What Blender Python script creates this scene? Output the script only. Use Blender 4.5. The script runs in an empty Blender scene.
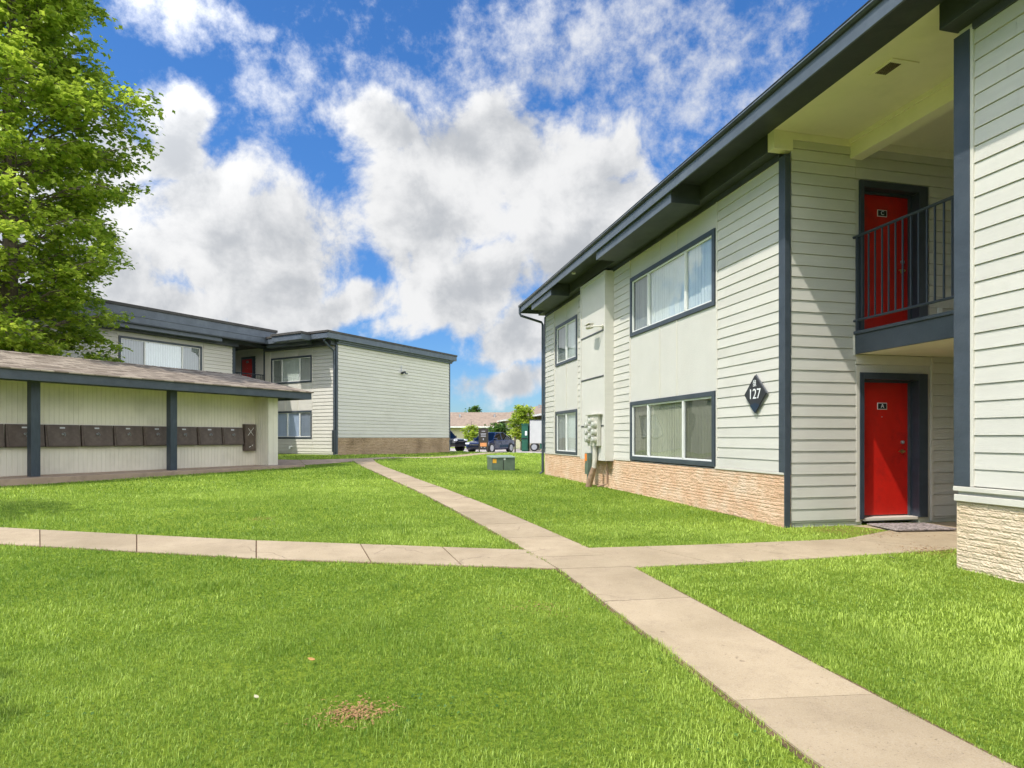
import bpy, bmesh, math, random
import numpy as np
from mathutils import Vector, Matrix
R = math.radians
random.seed(7); rng = np.random.default_rng(7)
S = bpy.context.scene; COL = S.collection

# ------------------------------------------------------------------ materials
class NT:
    def __init__(s, tree): s.t = tree; s.n = tree.nodes; s.l = tree.links
    def new(s, typ, **kw):
        n = s.n.new(typ)
        for k, v in kw.items():
            if k in ('operation', 'blend_type', 'data_type', 'noise_dimensions', 'sky_type', 'musgrave_type', 'feature', 'wave_type', 'bands_direction', 'vector_type', 'attribute_name', 'interpolation_type', 'use_clamp', 'clamp', 'distance', 'coloring'):
                setattr(n, k, v)
            else:
                n.inputs[k].default_value = v
        return n
    def link(s, a, b): s.l.new(a, b)
    def math(s, op, a, b=None, c=None, clamp=False):
        n = s.n.new('ShaderNodeMath'); n.operation = op; n.use_clamp = clamp
        for i, v in enumerate((a, b, c)):
            if v is None: continue
            if isinstance(v, (int, float)): n.inputs[i].default_value = v
            else: s.l.new(v, n.inputs[i])
        return n.outputs[0]
    def noise(s, vec, scale, detail=4, rough=.55, dist=0.):
        n = s.n.new('ShaderNodeTexNoise'); n.inputs['Scale'].default_value = scale
        n.inputs['Detail'].default_value = detail; n.inputs['Roughness'].default_value = rough; n.inputs['Distortion'].default_value = dist
        if vec is not None: s.l.new(vec, n.inputs['Vector'])
        return n.outputs['Fac']
    def mapr(s, v, a, b, c=0., d=1., smooth=False):
        n = s.n.new('ShaderNodeMapRange'); n.clamp = True
        if smooth: n.interpolation_type = 'SMOOTHSTEP'
        s.l.new(v, n.inputs[0])
        for i, q in enumerate((a, b, c, d)): n.inputs[i + 1].default_value = q
        return n.outputs[0]
    def mix(s, fac, a, b, mode='MIX'):
        n = s.n.new('ShaderNodeMix'); n.data_type = 'RGBA'; n.blend_type = mode
        for i, v in ((0, fac), (6, a), (7, b)):
            if isinstance(v, (int, float)): n.inputs[i].default_value = v
            elif isinstance(v, (tuple, list)): n.inputs[i].default_value = (*v[:3], 1)
            else: s.l.new(v, n.inputs[i])
        return n.outputs[2]
    def scale(s, vec, v):
        n = s.n.new('ShaderNodeVectorMath'); n.operation = 'MULTIPLY'; s.l.new(vec, n.inputs[0]); n.inputs[1].default_value = v
        return n.outputs[0]

def newmat(name):
    m = bpy.data.materials.new(name); m.use_nodes = True; t = NT(m.node_tree)
    b = m.node_tree.nodes['Principled BSDF']
    return m, t, b

def simple(name, col, rough=.6, var=.12, scale=6., bump=.0, bscale=60., stretch=(1, 1, 1), metal=0., dirt=None, dscale=1.5, damt=.3, spec=.4, coat=0.):
    m, t, b = newmat(name)
    tc = t.new('ShaderNodeTexCoord').outputs['Object']
    v = t.scale(tc, stretch)
    n1 = t.noise(v, scale, 6, .6)
    lo = tuple(c * (1 - var) for c in col); hi = tuple(min(1, c * (1 + var)) for c in col)
    c = t.mix(t.mapr(n1, .3, .7), lo, hi)
    if dirt:
        n2 = t.noise(tc, dscale, 7, .65)
        c = t.mix(t.mapr(n2, .5, .72, 0, damt), c, dirt)
    t.link(c, b.inputs['Base Color'])
    b.inputs['Roughness'].default_value = rough; b.inputs['Metallic'].default_value = metal
    b.inputs['Specular IOR Level'].default_value = spec; b.inputs['Coat Weight'].default_value = coat
    if bump:
        n3 = t.noise(v, bscale, 5, .65)
        bp = t.new('ShaderNodeBump', Strength=bump, Distance=.01); t.link(n3, bp.inputs['Height']); t.link(bp.outputs[0], b.inputs['Normal'])
    return m

M = {}
SID = (.575, .545, .475)
for _k, _f in enumerate((1.0, .965, 1.03)): M['siding%d' % _k] = simple('siding_paint', tuple(c * _f for c in (.575, .545, .475)), .55, .035, 1.2, .3, 14, (1, 1, 12), dirt=(.44, .40, .33), dscale=.9 + _k * .2, damt=.28)
M['siding'] = simple('siding_paint', SID, .55, .035, 1.2, .25, 14, (1, 1, 12), dirt=(.48, .43, .33), dscale=.9, damt=.22)
SM = [M['siding0'], M['siding1'], M['siding2']]
M['siding2'] = simple('siding_paint_shed', (.66, .61, .50), .6, .05, 1.5, .25, 30, (8, 8, 1), dirt=(.36, .33, .24), dscale=1.1, damt=.3)
M['stucco'] = simple('stucco_panel', (.575, .545, .485), .75, .03, 2, .5, 45, dirt=(.50, .45, .36), dscale=.8, damt=.2)
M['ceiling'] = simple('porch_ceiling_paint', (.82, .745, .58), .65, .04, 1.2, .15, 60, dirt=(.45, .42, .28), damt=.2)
M['trim'] = simple('slate_trim_paint', (.052, .064, .078), .42, .15, 4, .35, 25, (1, 1, 1), dirt=(.12, .13, .14), damt=.25)
M['trimdark'] = simple('dark_soffit_paint', (.045, .052, .058), .5, .15, 3, .2, 40, dirt=(.09, .095, .09), damt=.3)
M['fascia'] = simple('fascia_paint', (.095, .112, .135), .42, .12, 3, .15, 30, (1, 1, 1), dirt=(.16, .18, .2), damt=.3)
M['casing'] = simple('door_casing_paint', (.035, .045, .06), .45, .15, 5, .2, 40)
M['gutter'] = simple('gutter_metal', (.05, .055, .06), .3, .2, 5, .0, metal=.2)
M['gutlip'] = simple('gutter_lip', (.25, .26, .27), .3, .2, 5, .0, metal=.5)
M['cream'] = simple('cream_trim_paint', (.60, .56, .48), .55, .05, 3, .15, 40)
M['white'] = simple('white_vinyl', (.72, .71, .66), .4, .04, 3)
M['almond'] = simple('almond_vinyl', (.45, .36, .2), .45, .08, 3)
M['red'] = simple('red_door_paint', (.52, .014, .008), .33, .16, 2.2, .3, 3.5, dirt=(.27, .01, .008), dscale=4.5, damt=.6)
M['brass'] = simple('worn_brass', (.55, .40, .16), .3, .1, 8, metal=.9)
M['steel'] = simple('steel', (.45, .45, .45), .35, .1, 8, metal=.8)
M['black'] = simple('black_plate', (.015, .015, .017), .4, .2, 8)
M['plate'] = simple('charcoal_plate', (.035, .036, .04), .4, .15, 8)
M['letter'] = simple('letter_white', (.8, .8, .78), .5, .02, 8)
M['mailbox'] = simple('mailbox_brown', (.095, .068, .055), .5, .3, 5, .1, 30, dirt=(.12, .1, .085), dscale=5, damt=.5)
M['post'] = simple('post_paint', (.038, .05, .064), .5, .2, 6, .4, 30, (3, 3, .6), dirt=(.1, .12, .13), damt=.3)
M['chalk'] = simple('chalk', (.7, .7, .68), .8, .05)
M['curtain'] = simple('curtain_cloth', (.72, .74, .70), .8, .05, 2)
M['curtainG'] = simple('curtain_shade', (.50, .48, .36), .8, .08, 2)
M['curtainB'] = simple('curtain_blue', (.55, .62, .80), .8, .05, 2)
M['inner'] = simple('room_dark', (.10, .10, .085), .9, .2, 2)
M['meter'] = simple('meter_grey', (.50, .48, .40), .45, .1, 6, metal=.1)
M['meterglass'] = simple('meter_cover', (.42, .42, .36), .15, .1, 20)
M['conduit'] = simple('conduit_tan', (.5, .46, .38), .5, .12, 6)
M['rust'] = simple('rusty_pipe', (.32, .2, .13), .7, .25, 20)
M['dgreen'] = simple('utility_green', (.12, .155, .115), .5, .2, 5, dirt=(.10, .14, .10), damt=.4)
M['dgreenlid'] = simple('utility_green_lid', (.24, .30, .23), .5, .15, 5)
M['orange'] = simple('orange_sticker', (.8, .22, .03), .5, .05)
M['yellow'] = simple('warning_yellow', (.8, .4, .04), .5, .05)
M['binG'] = simple('green_bin', (.02, .10, .06), .4, .15, 3)
M['trailer'] = simple('trailer_white', (.48, .48, .46), .45, .05, 3, dirt=(.45, .43, .4), damt=.3)
M['carblue'] = simple('car_paint_blue', (.008, .02, .07), .25, .1, 4, metal=.4, coat=1.)
M['carblack'] = simple('car_paint_black', (.01, .012, .014), .25, .1, 4, metal=.2, coat=1.)
M['tyre'] = simple('tyre', (.02, .02, .02), .8, .2, 30)
M['rim'] = simple('alloy', (.5, .5, .52), .3, .1, 10, metal=.7)
M['lamp'] = simple('lamp_glass', (.75, .77, .8), .1, .05, 10)
M['lampred'] = simple('tail_lamp', (.5, .02, .02), .2, .05, 10)
M['asphaltroof'] = simple('flat_roof_felt', (.07, .065, .06), .9, .2, 3, .2, 50)
M['bark'] = simple('bark', (.16, .125, .09), .9, .35, 9, .8, 25, (3, 3, .6))
M['signbrown'] = simple('sign_brown', (.05, .04, .035), .5, .15, 8)
M['farwall'] = simple('far_wall_cream', (.52, .46, .33), .8, .08, 1)
M['farroof'] = simple('far_roof_shingle', (.27, .20, .145), .9, .25, 3, .3, 20, dirt=(.22, .16, .12), dscale=.6, damt=.5)
M['gravel'] = simple('leaf_litter', (.30, .2, .1), .9, .4, 30)
M['petal'] = simple('pale_scrap', (.42, .38, .24), .7, .1, 30)
M['dryleaf'] = simple('dry_leaf', (.45, .24, .08), .7, .2, 30)

# glass: thin architectural pane, clear and glossy
def glass(name, tint, boost):
    m, t, b = newmat(name); n = t.n; n.remove(b)
    tr = t.new('ShaderNodeBsdfTransparent'); tr.inputs[0].default_value = (*tint, 1)
    gl = t.new('ShaderNodeBsdfGlossy', Roughness=.01); gl.inputs[0].default_value = (.95, .97, 1, 1)
    ge = t.n.new('ShaderNodeNewGeometry'); dt = t.new('ShaderNodeVectorMath', operation='DOT_PRODUCT'); t.link(ge.outputs['Incoming'], dt.inputs[0]); t.link(ge.outputs['Normal'], dt.inputs[1])
    sch = t.math('MULTIPLY_ADD', t.math('POWER', t.math('SUBTRACT', 1, t.math('ABSOLUTE', dt.outputs['Value'])), 5), .92, .08)
    tc = t.new('ShaderNodeTexCoord').outputs['Object']
    bp = t.new('ShaderNodeBump', Strength=.10, Distance=.05); t.link(t.noise(tc, 1.6, 1), bp.inputs['Height']); t.link(bp.outputs[0], gl.inputs['Normal'])
    mx = t.new('ShaderNodeMixShader'); t.link(t.math('ADD', sch, boost, clamp=True), mx.inputs[0])
    t.link(tr.outputs[0], mx.inputs[1]); t.link(gl.outputs[0], mx.inputs[2]); t.link(mx.outputs[0], n['Material Output'].inputs[0])
    return m
M['glass'] = glass('window_glass', (.86, .89, .88), .11)
M['screen'] = glass('window_screened', (.55, .57, .56), .05)
M['carglass'] = glass('car_glass', (.05, .06, .06), .0)

# concrete walk
def concrete(k=1.):
    m, t, b = newmat('walk_concrete')
    tc = t.new('ShaderNodeTexCoord').outputs['Object']; q = lambda *c: tuple(x * k for x in c)
    c = t.mix(t.mapr(t.noise(tc, 1.1, 6, .65), .3, .7), q(.30, .225, .132), q(.435, .335, .212))
    c = t.mix(t.mapr(t.noise(tc, 4, 9, .8), .5, .72, 0, .65), c, q(.235, .17, .105))
    c = t.mix(t.mapr(t.noise(tc, 150, 3, .75), .42, .66, 0, .4), c, q(.50, .43, .34))
    c = t.mix(t.mapr(t.noise(tc, 80, 3, .75), .60, .68, 0, .6), c, q(.15, .11, .075))
    c = t.mix(t.mapr(t.noise(tc, 14, 2, .5), .73, .75, 0, .5), c, q(.14, .10, .06))
    vo = t.n.new('ShaderNodeTexVoronoi'); vo.feature = 'DISTANCE_TO_EDGE'; vo.inputs['Scale'].default_value = .7
    wn = t.n.new('ShaderNodeTexNoise'); wn.inputs['Scale'].default_value = 3; wn.inputs['Detail'].default_value = 8; t.link(tc, wn.inputs['Vector'])
    ad = t.new('ShaderNodeVectorMath', operation='MULTIPLY_ADD'); t.link(wn.outputs['Color'], ad.inputs[0]); ad.inputs[1].default_value = (.35, .35, .35); t.link(tc, ad.inputs[2]); t.link(ad.outputs[0], vo.inputs['Vector'])
    cr = t.math('MULTIPLY', t.mapr(vo.outputs['Distance'], .0, .006, 1, 0), t.mapr(t.noise(tc, .55, 2), .55, .62, 0, .75))
    c = t.mix(cr, c, (.09, .06, .04))
    t.link(c, b.inputs['Base Color']); b.inputs['Roughness'].default_value = .9; b.inputs['Specular IOR Level'].default_value = .2
    bp = t.new('ShaderNodeBump', Strength=.4, Distance=.004); t.link(t.noise(tc, 110, 5, .75), bp.inputs['Height']); t.link(bp.outputs[0], b.inputs['Normal'])
    return m
WALK = [concrete(1.), concrete(.93), concrete(1.06)]
M['walk'] = WALK[0]
M['slab'] = simple('slab_concrete_brown', (.38, .275, .195), .9, .25, 4, .4, 70, dirt=(.18, .12, .08), dscale=2, damt=.5)
M['lot'] = simple('lot_concrete', (.40, .35, .32), .9, .12, .6, .2, 60)
M['dirt'] = simple('bare_earth', (.38, .26, .15), .95, .3, 8, .6, 60)

def stone(name, ca, cb, stain, samt):
    m, t, b = newmat(name)
    tc = t.new('ShaderNodeTexCoord').outputs['Object']
    c = t.mix(t.mapr(t.noise(tc, 3.2, 5, .6), .35, .65), ca, cb)
    c = t.mix(t.mapr(t.noise(t.scale(tc, (1, 1, 3)), 9, 8, .75), .48, .72, 0, .5), c, tuple(x * .62 for x in ca))
    c = t.mix(t.mapr(t.noise(tc, 50, 5, .7), .5, .68, 0, .5), c, tuple(min(1, x * 1.3) for x in cb))
    c = t.mix(t.mapr(t.noise(tc, .8, 6, .65), .5, .7, 0, samt), c, stain)
    t.link(c, b.inputs['Base Color']); b.inputs['Roughness'].default_value = .92; b.inputs['Specular IOR Level'].default_value = .15
    bp = t.new('ShaderNodeBump', Strength=.6, Distance=.01); t.link(t.noise(tc, 35, 7, .75), bp.inputs['Height']); t.link(bp.outputs[0], b.inputs['Normal'])
    return m
M['stone'] = stone('split_stone_peach', (.55, .335, .20), (.63, .44, .295), (.60, .49, .37), .45)
M['stonetan'] = stone('split_stone_tan', (.56, .43, .285), (.63, .52, .375), (.46, .33, .22), .4)
M['stonefar'] = stone('split_stone_brown', (.33, .225, .135), (.43, .31, .20), (.14, .09, .05), .75)

def shingle():
    m, t, b = newmat('shingles')
    tc = t.new('ShaderNodeTexCoord').outputs['Object']
    br = t.n.new('ShaderNodeTexBrick'); t.link(t.scale(tc, (1, 1, 1)), br.inputs['Vector'])
    # object x runs up the slope, y along the eave: swap
    sx = t.new('ShaderNodeSeparateXYZ'); t.link(tc, sx.inputs[0]); cb = t.new('ShaderNodeCombineXYZ')
    t.link(sx.outputs[1], cb.inputs[0]); t.link(sx.outputs[0], cb.inputs[1]); t.link(cb.outputs[0], br.inputs['Vector'])
    br.inputs['Scale'].default_value = 1; br.inputs['Brick Width'].default_value = .3; br.inputs['Row Height'].default_value = .14
    br.inputs['Mortar Size'].default_value = .006; br.inputs['Mortar Smooth'].default_value = .2
    br.inputs['Color1'].default_value = (.10, .08, .06, 1); br.inputs['Color2'].default_value = (.35, .295, .225, 1); br.inputs['Mortar'].default_value = (.07, .05, .035, 1)
    c = t.mix(t.mapr(t.noise(tc, 8, 5, .7), .4, .65, 0, .35), br.outputs[0], (.24, .175, .13))
    c = t.mix(t.mapr(t.noise(tc, 150, 2, .7), .45, .65, 0, .25), c, (.40, .33, .26))
    t.link(c, b.inputs['Base Color']); b.inputs['Roughness'].default_value = .95; b.inputs['Specular IOR Level'].default_value = .1
    bp = t.new('ShaderNodeBump', Strength=.5, Distance=.01); t.link(br.outputs['Fac'], bp.inputs['Height']); bp.invert = True; t.link(bp.outputs[0], b.inputs['Normal'])
    return m
M['shingle'] = shingle()

def ground_mat():
    m, t, b = newmat('lawn_soil')
    tc = t.new('ShaderNodeTexCoord').outputs['Object']
    n1 = t.noise(tc, .35, 5, .6); n2 = t.noise(tc, 2.6, 6, .7); n3 = t.noise(tc, 28, 6, .8)
    c = t.mix(t.mapr(n1, .35, .65), (.22, .31, .024), (.33, .41, .045))
    c = t.mix(t.mapr(n2, .42, .7, 0, .6), c, (.12, .22, .02))
    c = t.mix(t.mapr(n3, .42, .62, 0, .8), c, (.05, .11, .010))
    c = t.mix(t.mapr(t.noise(tc, 55, 3, .8), .55, .68, 0, .6), c, (.32, .40, .08))
    t.link(c, b.inputs['Base Color']); b.inputs['Roughness'].default_value = .9; b.inputs['Specular IOR Level'].default_value = .1
    bp = t.new('ShaderNodeBump', Strength=.9, Distance=.04); t.link(t.noise(tc, 22, 7, .8), bp.inputs['Height']); t.link(bp.outputs[0], b.inputs['Normal'])
    return m
M['ground'] = ground_mat()

def leafmat(name, lo, hi, tlo, rough=.45, trans=.45):
    m, t, b = newmat(name); n = t.n
    at = t.new('ShaderNodeAttribute', attribute_name='rnd')
    c = t.mix(at.outputs['Fac'], lo, hi)
    b.inputs['Roughness'].default_value = rough; b.inputs['Specular IOR Level'].default_value = .3
    t.link(c, b.inputs['Base Color'])
    tl = t.new('ShaderNodeBsdfTranslucent'); t.link(t.mix(.5, c, tlo), tl.inputs[0])
    mx = t.new('ShaderNodeMixShader'); mx.inputs[0].default_value = trans
    t.link(b.outputs[0], mx.inputs[1]); t.link(tl.outputs[0], mx.inputs[2]); t.link(mx.outputs[0], n['Material Output'].inputs[0])
    return m
M['grass'] = leafmat('grass_blade', (.085, .175, .012), (.53, .65, .12), (.46, .64, .06), .45, .35)
M['leaf'] = leafmat('tree_leaf', (.11, .21, .016), (.52, .61, .08), (.60, .74, .07), .36, .5)
M['leafdark'] = leafmat('tree_leaf_dark', (.045, .11, .02), (.13, .23, .04), (.15, .3, .04), .5, .3)
M['weed'] = M['leaf']

# ------------------------------------------------------------------ mesh helpers
SPLIT = {'lap_siding', 'corner_board', 'wall_panel', 'cream_trim', 'water_table', 'porch_siding', 'batten', 'chase_corner_trim', 'chase_seam', 'soffit', 'eave_box', 'eave_box_board', 'eave_beam', 'soffit_lamp', 'fascia', 'porch_beam', 'mailbox_rail', 'sun_shield', 'roof_edge', 'headlight', 'grille', 'door_line', 'mount_plate', 'ridge_tile', 'sticker', 'balcony_fascia', 'chalk_mark', 'door_stop', 'beam', 'wall_bracket', 'gutter'}
class MB:
    def __init__(s): s.v = []; s.f = []; s.mi = []; s.m = 0
    def quad(s, *p):
        i = len(s.v); s.v += [tuple(q) for q in p]; s.f.append(tuple(range(i, i + len(p)))); s.mi.append(s.m)
    def box(s, x0, x1, y0, y1, z0, z1):
        x0, x1 = sorted((x0, x1)); y0, y1 = sorted((y0, y1)); z0, z1 = sorted((z0, z1))
        i = len(s.v); s.v += [(x0, y0, z0), (x1, y0, z0), (x1, y1, z0), (x0, y1, z0), (x0, y0, z1), (x1, y0, z1), (x1, y1, z1), (x0, y1, z1)]
        for f in ((3, 2, 1, 0), (4, 5, 6, 7), (0, 1, 5, 4), (1, 2, 6, 5), (2, 3, 7, 6), (3, 0, 4, 7)): s.f.append(tuple(i + k for k in f)); s.mi.append(s.m)
    def hexa(s, p):   # 8 points bottom 4, top 4
        i = len(s.v); s.v += [tuple(q) for q in p]
        for f in ((3, 2, 1, 0), (4, 5, 6, 7), (0, 1, 5, 4), (1, 2, 6, 5), (2, 3, 7, 6), (3, 0, 4, 7)): s.f.append(tuple(i + k for k in f)); s.mi.append(s.m)
    def pbox(s, P, a0, a1, o0, o1, z0, z1):
        q = [P(a0, o0, z0), P(a1, o1, z1)]; s.box(q[0][0], q[1][0], q[0][1], q[1][1], z0, z1)
    def tube(s, pts, r, n=8, cap=True):
        pts = [Vector(p) for p in pts]; rs = r if isinstance(r, (list, tuple)) else [r] * len(pts)
        rings = []; up = None
        for k, p in enumerate(pts):
            d = (pts[min(k + 1, len(pts) - 1)] - pts[max(k - 1, 0)]).normalized()
            if up is None: up = d.orthogonal().normalized()
            else: up = (up - d * up.dot(d)).normalized()
            sd = d.cross(up); i = len(s.v); rings.append(i)
            for j in range(n):
                a = 2 * math.pi * j / n; s.v.append(tuple(p + (up * math.cos(a) + sd * math.sin(a)) * rs[k]))
        for a, b in zip(rings, rings[1:]):
            for j in range(n): s.f.append((a + j, a + (j + 1) % n, b + (j + 1) % n, b + j)); s.mi.append(s.m)
        if cap:
            s.f.append(tuple(rings[0] + j for j in reversed(range(n)))); s.f.append(tuple(rings[-1] + j for j in range(n))); s.mi += [s.m, s.m]
    def prism(s, poly, axis, a0, a1):   # poly 2D extruded along axis 0/1/2
        n = len(poly); i = len(s.v)
        for a in (a0, a1):
            for p in poly:
                q = list(p); q.insert(axis, a); s.v.append(tuple(q))
        s.f.append(tuple(i + k for k in reversed(range(n)))); s.f.append(tuple(i + n + k for k in range(n))); s.mi += [s.m, s.m]
        for k in range(n): s.f.append((i + k, i + (k + 1) % n, i + n + (k + 1) % n, i + n + k)); s.mi.append(s.m)
    def build(s, name, mats, parent=None, bevel=0, smooth=False):
        if name in SPLIT:
            gs = s.clusters()
            if len(gs) > 1:
                r = None
                for g in gs:
                    m2 = MB(); used = sorted({i for k in g for i in s.f[k]}); mp = {v: i for i, v in enumerate(used)}
                    m2.v = [s.v[i] for i in used]; m2.f = [tuple(mp[i] for i in s.f[k]) for k in g]; m2.mi = [s.mi[k] for k in g]
                    o = m2._build(name, mats, parent, bevel, smooth); r = r or o
                return r
        return s._build(name, mats, parent, bevel, smooth)
    def clusters(s, mg=.02):
        # connected pieces, then pieces whose boxes touch
        par = list(range(len(s.v)))
        def fd(a):
            while par[a] != a: par[a] = par[par[a]]; a = par[a]
            return a
        for f in s.f:
            for i in f[1:]: par[fd(f[0])] = fd(i)
        comp = {}
        for k, f in enumerate(s.f): comp.setdefault(fd(f[0]), []).append(k)
        items = []
        for fs in comp.values():
            P = np.array([s.v[i] for k in fs for i in s.f[k]]); items.append([P.min(0) - mg, P.max(0) + mg, fs])
        ch = True
        while ch:
            ch = False; out = []
            for it in items:
                for o in out:
                    if (it[0] <= o[1]).all() and (o[0] <= it[1]).all():
                        o[0] = np.minimum(o[0], it[0]); o[1] = np.maximum(o[1], it[1]); o[2] = o[2] + it[2]; ch = True; break
                else: out.append(it)
            items = out
        return [i[2] for i in items]
    def _build(s, name, mats, parent=None, bevel=0, smooth=False):
        me = bpy.data.meshes.new(name); me.from_pydata(s.v, [], s.f); 
        if not isinstance(mats, (list, tuple)): mats = [mats]
        for m in mats: me.materials.append(m)
        if len(mats) > 1: me.polygons.foreach_set('material_index', s.mi)
        bm = bmesh.new(); bm.from_mesh(me); bmesh.ops.recalc_face_normals(bm, faces=bm.faces); bm.to_mesh(me); bm.free()
        if smooth: me.polygons.foreach_set('use_smooth', [True] * len(me.polygons))
        o = bpy.data.objects.new(name, me); COL.objects.link(o); o.parent = parent
        if bevel:
            b = o.modifiers.new('edge', 'BEVEL'); b.width = bevel; b.segments = 2; b.limit_method = 'ANGLE'
        return o

def tag(o, label=None, cat=None, group=None, kind=None):
    for k, v in (('label', label), ('category', cat), ('group', group), ('kind', kind)):
        if v: o[k] = v
    return o
def empty(name, loc, rz=0, label=None, cat=None, group=None):
    o = bpy.data.objects.new(name, None); COL.objects.link(o); o.location = loc; o.rotation_euler = (0, 0, rz); o.empty_display_size = .2
    return tag(o, label, cat, group)
def copy_tree(o, parent=None):
    c = o.copy(); COL.objects.link(c)
    if parent: c.parent = parent
    for ch in list(o.children): copy_tree(ch, c)
    return c
def text(name, body, size, mat, parent, loc, rot, ext=.002, align='CENTER', sx=1):
    cu = bpy.data.curves.new(name, 'FONT'); cu.body = body; cu.size = size; cu.extrude = ext; cu.align_x = align; cu.align_y = 'CENTER'
    tmp = bpy.data.objects.new(name + '_t', cu); COL.objects.link(tmp)
    dg = bpy.context.evaluated_depsgraph_get(); me = bpy.data.meshes.new_from_object(tmp.evaluated_get(dg))
    bpy.data.objects.remove(tmp); me.materials.clear(); me.materials.append(mat)
    o = bpy.data.objects.new(name, me); COL.objects.link(o); o.parent = parent; o.location = loc; o.rotation_euler = rot; o.scale = (sx, 1, 1)
    return o

# ------------------------------------------------------------------ ground height
GP = [(3.86,8.83,0),(1.1,20.75,.0),(2.5,15,0),(4.5,6.2,-.06),(-11.3,14.6,.13),(-14,11,.16),(-8.6,20.5,.16),(-8,28.6,.47),(-3.3,36.6,.45),(0,30,.1),(-1,43,.12),(0,0,-.2),(-6,3,-.1),(6,2,-.15),(-15,6,.1),(2,30,0),(0,15,.03),(-4,12,.08),(-5,20,.2),(8,45,.1),(-20,30,.5),(-14,26,.48),(-25,15,.4),(10,25,.0),(12,8,0),(15,55,.1),(-25,55,.2),(-13,24,.4)]
GPa = np.array(GP)
def gz(x, y):
    x = np.asarray(x, float); y = np.asarray(y, float)
    s = np.full(x.shape, 1e-10); n = np.full(x.shape, 1e-9)
    for a, b, c in GP:
        d2 = (x - a) ** 2 + (y - b) ** 2
        w = np.exp(-d2 / (2 * 3.2 ** 2)) + 1e-4 / (1 + .01 * d2); s = s + w * c; n = n + w
    return s / n
def g1(x, y): return float(gz(np.array([x]), np.array([y]))[0])

xs = np.concatenate([[-900, -400, -200, -110, -70], np.arange(-45, 40.1, .75), [60, 110, 200, 400, 900]])
ys = np.concatenate([[-600, -200, -80, -40], np.arange(-20, 66.1, .75), [90, 140, 250, 500, 1500]])
X, Y = np.meshgrid(xs, ys); Z = gz(X, Y)
nx, ny = len(xs), len(ys)
mb = MB(); mb.v = [tuple(p) for p in np.stack([X.ravel(), Y.ravel(), Z.ravel()], 1).tolist()]
mb.f = [(j * nx + i, j * nx + i + 1, (j + 1) * nx + i + 1, (j + 1) * nx + i) for j in range(ny - 1) for i in range(nx - 1)]
mb.mi = [0] * len(mb.f)
gr = mb.build('ground', M['ground'], smooth=True); tag(gr, kind='structure')

# ------------------------------------------------------------------ walks: slabs draped on the ground
def drape(poly_l, poly_r, lift, thick, mat, name, cuts=None, gap=.02, kind='structure'):
    """strip between two polylines; cuts = fractions (0..1 of length) of the joints"""
    L = [Vector((*p, 0)) for p in poly_l]; Rr = [Vector((*p, 0)) for p in poly_r]
    def at(P, t):
        t = t * (len(P) - 1); k = min(int(t), len(P) - 2); return P[k].lerp(P[k + 1], t - k)
    cuts = [0] + sorted(cuts or []) + [1]
    ln = sum((L[i + 1] - L[i]).length for i in range(len(L) - 1))
    mb = MB()
    for c0, c1 in zip(cuts, cuts[1:]):
        nf0 = len(mb.f); e = gap / ln; a0 = c0 + (e / 2 if c0 > 0 else 0); a1 = c1 - (e / 2 if c1 < 1 else 0)
        n = max(2, int((c1 - c0) * ln / .5)); i0 = len(mb.v)
        for k in range(n + 1):
            t = a0 + (a1 - a0) * k / n; l = at(L, t); r = at(Rr, t)
            for p in (l, l.lerp(r, .5), r):
                z = g1(p.x, p.y); mb.v.append((p.x, p.y, z + lift))
            for p in (l, r): mb.v.append((p.x, p.y, g1(p.x, p.y) + lift - thick))
        for k in range(n):
            a = i0 + 5 * k; b = a + 5
            for f in ((a, a + 1, b + 1, b), (a + 1, a + 2, b + 2, b + 1), (a, b, b + 3, a + 3), (a + 2, a + 4, b + 4, b + 2)): mb.f.append(f); mb.mi.append(0)
        a = i0; mb.f.append((a, a + 3, a + 4, a + 2, a + 1)); a = i0 + 5 * n; mb.f.append((a, a + 1, a + 2, a + 4, a + 3)); mb.mi += [0, 0]
        vi = random.choice((0, 1, 2)) if mat is M['walk'] else 0; mb.mi[nf0:] = [vi] * (len(mb.f) - nf0)
    o = mb.build(name, WALK if mat is M['walk'] else mat); tag(o, kind=kind); return o

mainL = [(3.1, -3.0), (1.29, 2.63), (1.06, 3.70), (.47, 6.16), (-.64, 9.45), (-2.30, 14.49), (-6.02, 24.17), (-6.55, 25.6)]
mainR = [(3.95, -3.0), (2.08, 2.61), (1.78, 3.82), (1.20, 6.25), (.06, 9.7), (-1.62, 14.75), (-5.36, 24.6), (-5.75, 25.9)]
def widen(Lp, Rp, d):
    a = []; b = []
    for l, r in zip(Lp, Rp):
        v = (Vector(r) - Vector(l)); v.normalize(); a.append(tuple(Vector(l) - v * d)); b.append(tuple(Vector(r) + v * d))
    return a, b
M['soil'] = simple('edge_soil', (.14, .085, .045), .95, .35, 12, .6, 60)
WM = widen(mainL, mainR, .035); drape(WM[0], WM[1], .004, .1, M['soil'], 'walk_edge_soil')
drape(mainL, mainR, .014, .12, M['walk'], 'main_walk', [.04, .1, .2245, .3635, .4287, .452, .50, .545, .59, .64, .685, .72, .755, .79, .825, .86, .93])
CL = ([(-11.5, 8.9), (-6.89, 8.41), (-3.1, 7.57), (.12, 7.11)], [(-11.2, 7.95), (-6.05, 7.39), (-2.72, 6.64), (.40, 6.20)]); CW_ = widen(CL[0], CL[1], .03); drape(CW_[0], CW_[1], .001, .1, M['soil'], 'walk_edge_soil')
DL = ([(.93, 7.22), (2.23, 7.44), (4.18, 7.86), (5.3, 8.65)], [(1.25, 6.24), (3.05, 6.63), (5.12, 7.2), (6.6, 7.5)]); CW_ = widen(DL[0], DL[1], .03); drape(CW_[0], CW_[1], -.001, .1, M['soil'], 'walk_edge_soil')
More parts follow.
